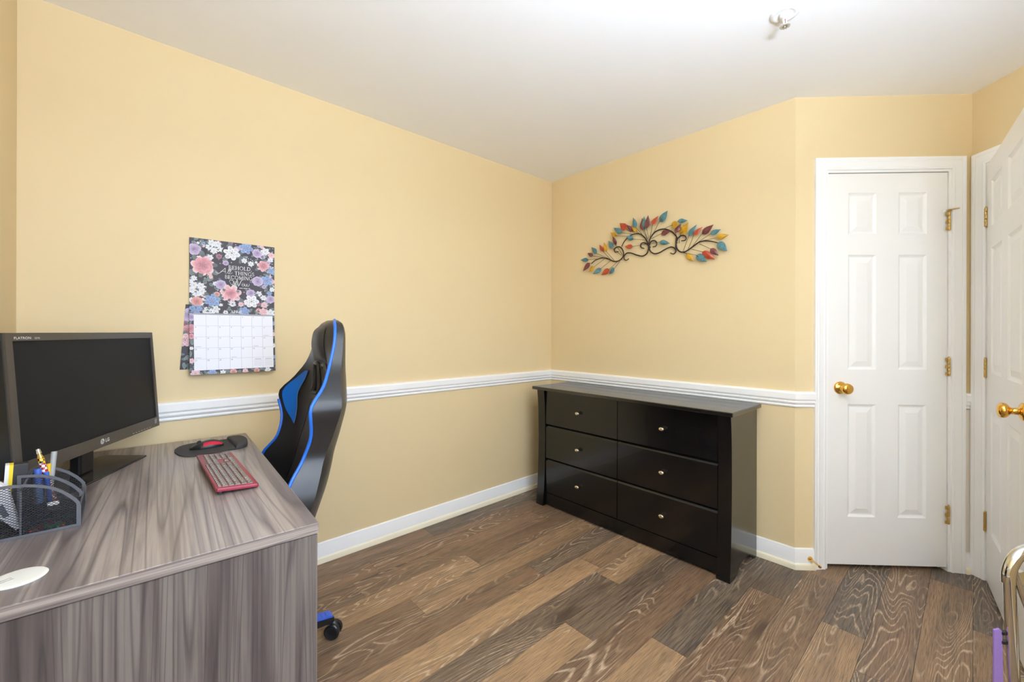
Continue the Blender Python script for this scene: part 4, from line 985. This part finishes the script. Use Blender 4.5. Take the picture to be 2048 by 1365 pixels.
def lowtext(s, size, u, v, parent, nm, mat, e=.0015, align='CENTER', bold=0):
    me = text_mesh(s, size, align, bold=bold); sl = math.atan(.030 * 1.2 / LOH * (v / LOH) ** .2)
    o = make(nm, me, mat, parent); p = low(u, v, e); o.location = p; o.rotation_euler = (PI / 2 - sl, 0, 0); return o
dnum = 0
for j in range(5):
    for i in range(7):
        if j == 0 and i < 2: continue
        dnum += 1
        if dnum > 30: break
        lowtext(str(dnum), .0085, gx0 + cw * i + .0065, gy0 + chh * j + .009, gs, 'date_numeral', M_NUM)
# lettering: strokes (x0,y0,x1,y1,width) on a unit-high letter; thick uprights, thin bars and small serifs
Tk, Tn = .15, .06
def arcs(cx, cy, rx, ry, a0, a1, n=10): return [(cx + rx * math.cos(math.radians(a0 + (a1 - a0) * k / n)), cy + ry * math.sin(math.radians(a0 + (a1 - a0) * k / n))) for k in range(n + 1)]
def up_(x, y0=0, y1=1, w=Tk): return [([(x, y0), (x, y1)], w), ([(x - .13, y0 + .02), (x + .13, y0 + .02)], Tn * .8), ([(x - .13, y1 - .02), (x + .13, y1 - .02)], Tn * .8)]
GL = {'B': (.70, up_(.15) + [(arcs(.3, .75, .27, .235, 90, -90), .10), (arcs(.3, .27, .33, .25, 90, -90), .11), ([(.15, .5), (.33, .5)], Tn), ([(.15, .98), (.33, .98)], Tn), ([(.15, .02), (.33, .02)], Tn)]),
      'E': (.66, up_(.15) + [([(.15, .97), (.58, .97)], Tn), ([(.15, .5), (.46, .5)], Tn), ([(.15, .03), (.60, .03)], Tn), ([(.58, .97), (.58, .8)], Tn), ([(.60, .03), (.60, .22)], Tn), ([(.46, .4), (.46, .6)], Tn)]),
      'H': (.86, up_(.15) + up_(.70) + [([(.15, .5), (.70, .5)], Tn)]), 'O': (.90, [(arcs(.44, .5, .38, .48, 0, 360, 24), .11)]),
      'L': (.64, up_(.15) + [([(.15, .03), (.57, .03)], Tn), ([(.57, .03), (.57, .24)], Tn)]), 'D': (.84, up_(.15) + [(arcs(.27, .5, .48, .475, 90, -90, 14), .11), ([(.15, .975), (.28, .975)], Tn), ([(.15, .025), (.28, .025)], Tn)]),
      'T': (.74, up_(.36) + [([(.04, .97), (.68, .97)], Tn), ([(.05, .97), (.05, .78)], Tn), ([(.67, .97), (.67, .78)], Tn)]), 'I': (.36, up_(.17)),
      'N': (.88, [([(.14, 0), (.14, 1)], Tn), ([(.12, 1), (.72, 0)], .14), ([(.72, 0), (.72, 1)], Tn), ([(.02, .02), (.27, .02)], Tn), ([(.6, .98), (.84, .98)], Tn), ([(.02, .98), (.16, .98)], Tn)]),
      'G': (.88, [(arcs(.44, .5, .38, .48, 50, 330, 18), .11), ([(.76, .0), (.76, .42)], .13), ([(.62, .42), (.88, .42)], Tn), ([(.72, .95), (.72, .72)], Tn)]),
      'S': (.60, [(arcs(.30, .74, .22, .23, 40, 270, 10) + arcs(.30, .27, .24, .25, 90, -140, 10), .10), ([(.50, .96), (.50, .76)], Tn), ([(.07, .04), (.07, .25)], Tn)]),
      'C': (.82, [(arcs(.44, .5, .38, .48, 45, 315, 18), .11), ([(.72, .95), (.72, .72)], Tn)]), 'M': (1.06, [([(.14, 0), (.18, 1)], Tn), ([(.18, 1), (.50, .05)], .14), ([(.50, .05), (.84, 1)], Tn), ([(.86, 0), (.84, 1)], .15), ([(.03, .02), (.26, .02)], Tn), ([(.74, .02), (.98, .02)], Tn), ([(.06, .98), (.2, .98)], Tn), ([(.84, .98), (.96, .98)], Tn)]),
      'A': (.82, [([(.08, 0), (.40, 1)], Tn), ([(.38, 1), (.72, 0)], .14), ([(.2, .35), (.6, .35)], Tn), ([(0, .02), (.2, .02)], Tn), ([(.58, .02), (.82, .02)], Tn)]),
      'P': (.68, up_(.15) + [(arcs(.30, .72, .28, .255, 90, -90), .11), ([(.15, .975), (.30, .975)], Tn), ([(.15, .465), (.30, .465)], Tn)]), 'R': (.78, up_(.15) + [(arcs(.30, .74, .26, .235, 90, -90), .11), ([(.15, .975), (.30, .975)], Tn), ([(.15, .5), (.32, .5)], Tn), ([(.34, .5), (.70, .02)], .13), ([(.6, .02), (.8, .02)], Tn)]), ',': (.3, [([(.12, .08), (.08, -.14)], .10)]), ' ': (.35, [])}
def stroke_quads(bm, pts, w, mp):
    for (a, b) in zip(pts, pts[1:]):
        d = Vector((b[0] - a[0], b[1] - a[1])); L = d.length
        if L < 1e-9: continue
        d /= L; n_ = Vector((-d.y, d.x)) * w / 2; x = d * w * .15
        bm.faces.new([bm.verts.new(mp(p.x, p.y)) for p in (Vector(a) - x - n_, Vector(b) + x - n_, Vector(b) + x + n_, Vector(a) - x + n_)])
def serif(bm, s, u, v, size, page, e, gap=.08, cen=True):
    wd = sum(GL[c][0] + gap for c in s) * size; x = u - wd / 2 if cen else u
    for c in s:
        w, st = GL[c]
        for pts, tk in st: stroke_quads(bm, pts, tk, lambda a, b, x=x: page(x + a * size, v - b * size, e))
        x += (w + gap) * size
M_LET = flat('white_ink', (240, 238, 236), .6)
bm = B(); uu = lambda f: -CH + 2 * CH * f
e_ = .0014
serif(bm, 'BEHOLD,', uu(.575), UPH * .425, .0175, up, e_); serif(bm, 'THINGS', uu(.625), UPH * .503, .0168, up, e_); serif(bm, 'BECOMING', uu(.555), UPH * .573, .0168, up, e_, .04)
def script(bm, paths, u, v, size, w):
    for p in paths:
        q = catmull([(a, b, 0) for a, b in p], 6); stroke_quads(bm, [(a.x, a.y) for a in q], w / size, lambda a, b: up(u + a * size, v - b * size, e_ + .0002))
ALL = [[(-.9, .25), (-.7, .05), (-.35, .05), (.1, .5), (.55, 1.05), (.62, 1.0), (.6, .5), (.62, .1), (.78, .05), (.95, .25)], [(-.1, .42), (.3, .48), (.75, .42)], [(.9, .2), (1.25, .7), (1.32, 1.05), (1.2, 1.0), (1.08, .5), (1.1, .08), (1.25, .08)], [(1.2, .1), (1.5, .6), (1.6, 1.05), (1.48, 1.0), (1.35, .5), (1.38, .08), (1.55, .1), (1.75, .35)]]
NEW = [[(-.6, .55), (-.75, .75), (-.5, .95), (-.2, .8), (.05, .0)], [(.0, .02), (.3, .95), (.35, .95), (.5, .1), (.55, .05), (.95, 1.0), (1.15, 1.05)], [(.95, .3), (1.2, .35), (1.22, .52), (1.05, .5), (1.0, .2), (1.12, .03), (1.3, .15), (1.42, .5)], [(1.42, .52), (1.45, .1), (1.6, .08), (1.72, .5), (1.74, .12), (1.9, .08), (2.05, .4), (2.0, .55)], [(-.6, .55), (-.55, .3), (-.2, .15), (.3, .2)]]
script(bm, ALL, uu(.350), UPH * .500, .0240, .0019); script(bm, NEW, uu(.505), UPH * .678, .0285, .0021)
for k, (a, b) in enumerate(((.56, .60), (.61, .66), (.67, .69))): stroke_quads(bm, [(uu(a), UPH * .705), (uu(b), UPH * .705)], .0022, lambda x, y: up(x, y, e_))
make('lettering', bm, M_LET, upp)
bm = B(); serif(bm, 'APRIL', uu(.53), LOH * .10, .0130, low, .0014); make('month_name', bm, M_LET, lop)
# ------------------------------------------------------------------ metal leaf wall art (y, z relative to the hanging point)
LEAVES=[
 ('T',0.3874,0.259,0.452,0.2638,0.0371,0.3084,0.2564),('P',0.3383,0.2803,0.3861,0.3082,0.0337,0.2538,0.2603),('T',0.2953,0.291,0.3498,0.3461,0.0418,0.2076,0.2455),
 ('R',0.2504,0.3029,0.278,0.3537,0.0324,0.1935,0.2396),('Y',0.2148,0.2938,0.2399,0.3646,0.0371,0.1554,0.2214),('T',0.1647,0.3103,0.208,0.3757,0.0418,0.1015,0.2551),
 ('P',0.1422,0.3332,0.1629,0.3978,0.0324,0.0948,0.26),('P',0.3607,0.2311,0.4234,0.1762,0.0459,0.3531,0.229),('Y',0.3268,0.1997,0.3817,0.1688,0.0391,0.243,0.247),
 ('T',0.2643,0.1789,0.3303,0.1452,0.0445,0.1865,0.2293),('R',0.1989,0.1676,0.2663,0.1329,0.0486,0.1349,0.2131),('T',0.1484,0.1698,0.198,0.1333,0.0405,0.1114,0.216),
 ('Y',0.1288,0.3921,0.1768,0.4236,0.0337,0.046,0.3784),('T',0.0954,0.4096,0.1611,0.456,0.0459,0.0139,0.3883),('R',0.0527,0.4251,0.111,0.4799,0.0567,0.0267,0.4035),
 ('P',0.0108,0.4081,0.056,0.4581,0.0351,-0.002,0.3969),('Y',-0.024,0.3975,0.0173,0.447,0.0337,-0.0334,0.3876),('T',-0.0239,0.4199,0.0047,0.497,0.0418,-0.0582,0.3739),
 ('T',0.0074,0.3524,0.0577,0.3792,0.0391,-0.0888,0.3303),('R',0.0072,0.3006,0.0653,0.3091,0.0371,-0.0889,0.304),('P',-0.066,0.4013,-0.0578,0.4829,0.0418,-0.0948,0.336),
 ('T',-0.0795,0.3989,-0.081,0.4866,0.0418,-0.099,0.3342),('P',-0.1006,0.4034,-0.1111,0.4877,0.0459,-0.1068,0.334),('R',-0.138,0.4238,-0.174,0.4734,0.0405,-0.1146,0.3328),
 ('T',-0.1885,0.4304,-0.2475,0.4891,0.0553,-0.1394,0.3667),('P',-0.1974,0.3541,-0.259,0.362,0.0405,-0.1247,0.3339),('T',-0.1918,0.3001,-0.2554,0.284,0.0371,-0.1218,0.3034),
 ('Y',-0.2672,0.3919,-0.3266,0.3954,0.0526,-0.2086,0.3814),('T',-0.3078,0.4129,-0.3701,0.4061,0.0337,-0.3132,0.3964),('P',-0.2984,0.3396,-0.3292,0.3934,0.0371,-0.3001,0.3134),
 ('Y',-0.3241,0.33,-0.3763,0.3912,0.0573,-0.3136,0.2751),('T',-0.3792,0.3081,-0.4298,0.3696,0.0506,-0.3404,0.2197),('R',-0.4149,0.3072,-0.4631,0.3486,0.0405,-0.3717,0.2306),
 ('P',-0.4573,0.3085,-0.5281,0.3503,0.054,-0.3999,0.2442),('T',-0.5107,0.2975,-0.5693,0.3149,0.0438,-0.4376,0.266),('Y',-0.5438,0.2726,-0.6072,0.2798,0.0438,-0.4574,0.2679),
 ('T',-0.5486,0.2429,-0.6061,0.1838,0.0641,-0.5449,0.2454),('P',-0.5119,0.2106,-0.5582,0.1645,0.0472,-0.4401,0.2532),('R',-0.4635,0.2002,-0.5325,0.1471,0.0573,-0.3923,0.2277),
 ('T',-0.4253,0.1855,-0.492,0.136,0.0607,-0.3404,0.2146),('Y',-0.364,0.2012,-0.4103,0.1508,0.0438,-0.3377,0.215),
]
SCROLLS=[
 [(0.3569,0.2276),(0.3158,0.2501),(0.2574,0.2566),(0.2075,0.2413),(0.1588,0.2189),(0.1181,0.2209),(0.0914,0.2394),(0.0836,0.2671),(0.095,0.2974),(0.1184,0.3169),(0.1455,0.3151),(0.1605,0.3009),(0.1488,0.2835),(0.1251,0.2855)],
 [(0.0983,0.3151),(0.0786,0.3466),(0.0395,0.3774),(-0.0052,0.3868),(-0.0427,0.3787),(-0.0766,0.3499),(-0.0979,0.3136),(-0.1052,0.2797),(-0.0951,0.2428),(-0.0617,0.228),(-0.0183,0.241),(0.0262,0.2604),(0.0586,0.2637),(0.0782,0.2463),(0.0782,0.2263),(0.0617,0.2145),(0.0422,0.2246)],
 [(-0.0738,0.2771),(-0.0523,0.2874),(-0.0479,0.3047),(-0.0614,0.3165),(-0.0858,0.31),(-0.1028,0.2921)],
 [(-0.1089,0.2628),(-0.1075,0.3066),(-0.1217,0.3425),(-0.1511,0.3728),(-0.1915,0.3834),(-0.2312,0.3764),(-0.2701,0.3522),(-0.2974,0.319),(-0.3055,0.3073)],
 [(-0.1367,0.2789),(-0.1572,0.2802),(-0.1647,0.2952),(-0.1542,0.3146),(-0.1307,0.3194),(-0.1159,0.3054),(-0.1112,0.2788),(-0.119,0.2532),(-0.1457,0.2332),(-0.1806,0.2339),(-0.2204,0.2496),(-0.2594,0.2598),(-0.284,0.2484),(-0.2933,0.2263),(-0.2787,0.2137),(-0.2567,0.2224)],
 [(-0.3296,0.2891),(-0.3506,0.2873),(-0.36,0.2985),(-0.3506,0.3154),(-0.3268,0.3203),(-0.3055,0.3047),(-0.2964,0.2777),(-0.3003,0.246),(-0.3191,0.2227),(-0.3456,0.2165),(-0.3768,0.2274),(-0.4075,0.2456),(-0.4376,0.262),(-0.4721,0.2656),(-0.5108,0.257),(-0.5486,0.2415)],
 [(-0.2974,0.319),(-0.2932,0.2834),(-0.2933,0.247),(-0.2944,0.2261)],
]
wa = thing('leaf_wall_art', 'scrolled brown metal wall art with teal, rust, plum and yellow leaves', 'wall art', (0, -.77, 1.5))
M_SCR_ = flat('dark_brown_iron', (58, 42, 34), .45, .4)
def m_leaf(nm, a, b):
    t = NT(nm); p = t.obj(); k = t.ramp(t.noise(p, 55, 4, .6), [(.35, 0), (.6, 1)]); col = t.mix(k, lin(*a), lin(*b))
    sp_ = t.ramp(t.noise(p, 130, 2), [(.68, 0), (.72, 1)]); return t.out(t.mix(t.math('MULTIPLY', sp_, .75), col, lin(44, 36, 34)), .28, coat=.3)
LM = {'T': m_leaf('teal_leaf_enamel', (50, 104, 112), (92, 134, 138)), 'R': m_leaf('rust_leaf_enamel', (186, 74, 34), (164, 56, 30)), 'P': m_leaf('plum_leaf_enamel', (102, 44, 44), (118, 60, 62)), 'Y': m_leaf('yellow_leaf_enamel', (214, 162, 26), (184, 134, 22))}
for i, (k, by, bz, ty, tz, w, sy, sz) in enumerate(LEAVES):
    w *= .80 if i >= 31 else .95
    xo = -.020 - .012 * ((i * 7) % 5) / 4
    b = Vector((0, by, bz)); d = Vector((0, ty - by, tz - bz)); L = d.length; d /= L; n_ = Vector((0, -d.z, d.y))
    bm = B(); front_, back_ = [], []
    for j in range(11):
        t = j / 10; ww = w * .46 * math.sin(PI * t ** .70) * (1.06 - .22 * t) if 0 < j < 10 else .0006
        r = []
        for q in (-1, -.5, 0, .5, 1): r.append(b + d * (L * t) + n_ * (ww * q) + Vector((xo - .007 * (1 - abs(q) ** 1.5) * math.sin(PI * t) + (.0018 if abs(q) < .1 else 0) + .012 * (t - .5) * ((i % 3) - 1), 0, 0)))
        front_.append([bm.verts.new(p) for p in r]); back_.append([bm.verts.new(p + Vector((.0012, 0, 0))) for p in r])
    for G in (front_, back_):
        for a, c in zip(G, G[1:]):
            for q in range(4): bm.faces.new((a[q], a[q + 1], c[q + 1], c[q]))
    for j in range(10):
        for q in (0, 4): bm.faces.new((front_[j][q], front_[j + 1][q], back_[j + 1][q], back_[j][q]))
    for j in (0, 10):
        for q in range(4): bm.faces.new((front_[j][q], front_[j][q + 1], back_[j][q + 1], back_[j][q]))
    lf_ = make('leaf', bm, LM[k], wa, smooth=50)
    e = Vector((-.016, sy, sz)); a = b + Vector((xo, 0, 0)) - d * .0 
    if (e - a).length > .012:
        bm = B(); tube(bm, [e, (e + a) / 2, a, a + d * L * .35 + Vector((.0015, 0, 0))], .0013, 6); make('stem', bm, M_SCR_, wa, smooth=True)
for sc0 in SCROLLS:
    pts = catmull([(-.016, a, b) for a, b in sc0], 6); n = len(pts)
    bm = B(); tube(bm, pts, [.0042 * (.72 + .28 * min(1, 4 * min(i, n - 1 - i) / n)) for i in range(n)], 8); make('scroll', bm, M_SCR_, wa, smooth=True)
for (a, b) in ((-.068 + .0, .0),): pass
for sy, sz in ((SCROLLS[3][0][0], SCROLLS[3][0][1] + .02), (SCROLLS[6][1][0], SCROLLS[6][1][1])):
    bm = B(); tube(bm, [(-.012, sy, sz), (-.0003, sy, sz)], .004, 10); make('hanging_tab', bm, M_SCR_, wa)

# ------------------------------------------------------------------ bent chrome tube frame at the right edge
cf = thing('chrome_frame', 'bent chrome tube frame with purple strap at the lower right edge', 'metal frame', (-.79, -2.393, 0))
RD = Vector((r0.x, r0.y, 0)); VD = Vector((v_.x, v_.y, 0))      # room directions: along the frame and across it
def fpt(a, b, z): return tuple(RD * a + VD * b + Vector((0, 0, z)))
rt = .0125
LW = .46
bm = B(); tube(bm, [fpt(.022, -.01, rt), fpt(.010, -.003, .30), fpt(.001, 0, .545)], rt, 18); make('leg', bm, M_CHROME, cf, smooth=40)
bm = B(); tube(bm, [fpt(LW - .022, -.01, rt), fpt(LW - .010, -.003, .30), fpt(LW - .001, 0, .545)], rt, 18); make('leg', bm, M_CHROME, cf, smooth=40)
bm = B(); hoop = [(0, .540), (.0, .565), (.008, .592), (.024, .615), (.048, .629), (.08, .634), (.14, .636)]; hoop = hoop + [(LW - a, z) for a, z in reversed(hoop)]
tube(bm, [tuple(p) for p in catmull([fpt(a, 0, z) for a, z in hoop], 4)], .0148, 18); make('hoop', bm, M_CHROME, cf, smooth=40)
for s in (0, 1):
    a0 = .034 if s == 0 else LW - .034; sg = 1 if s == 0 else -1
    bm = B(); tube(bm, [tuple(p) for p in catmull([fpt(a0 - sg * .018, -.004, .575), fpt(a0 - sg * .012, -.010, .545), fpt(a0 - sg * .002, -.03, .47), fpt(a0 + sg * .02, -.12, .25), fpt(a0 + sg * .03, -.22, rt)], 5)], rt, 16); make('brace_leg', bm, M_CHROME, cf, smooth=40)
bm = B(); tube(bm, [fpt(.0105, -.004, .28), fpt(LW - .0105, -.004, .28)], .009, 14); make('crossbar', bm, M_CHROME, cf, smooth=40)
M_PUR = flat('purple_webbing', (146, 116, 182), .7, var=.12, vscale=300)
bm = B(); Mp = frame((0, 0, 0), RD, VD, (0, 0, 1))
prism(bm, [(-.034, .018), (-.002, .018), (-.012, .405), (-.020, .412), (-.034, .408)], .004, .009, 'xzy', bev=.0012); st = make('strap', xf(bm, Mp), M_PUR, cf); st['label'] = 'upright purple strap'
bm = B()
for z in (.40, .375): box(bm, -.014, .008, .0, .012, z - .004, z + .004, bev=.001, M=Mp)
make('clip', bm, M_BLACKP, cf)
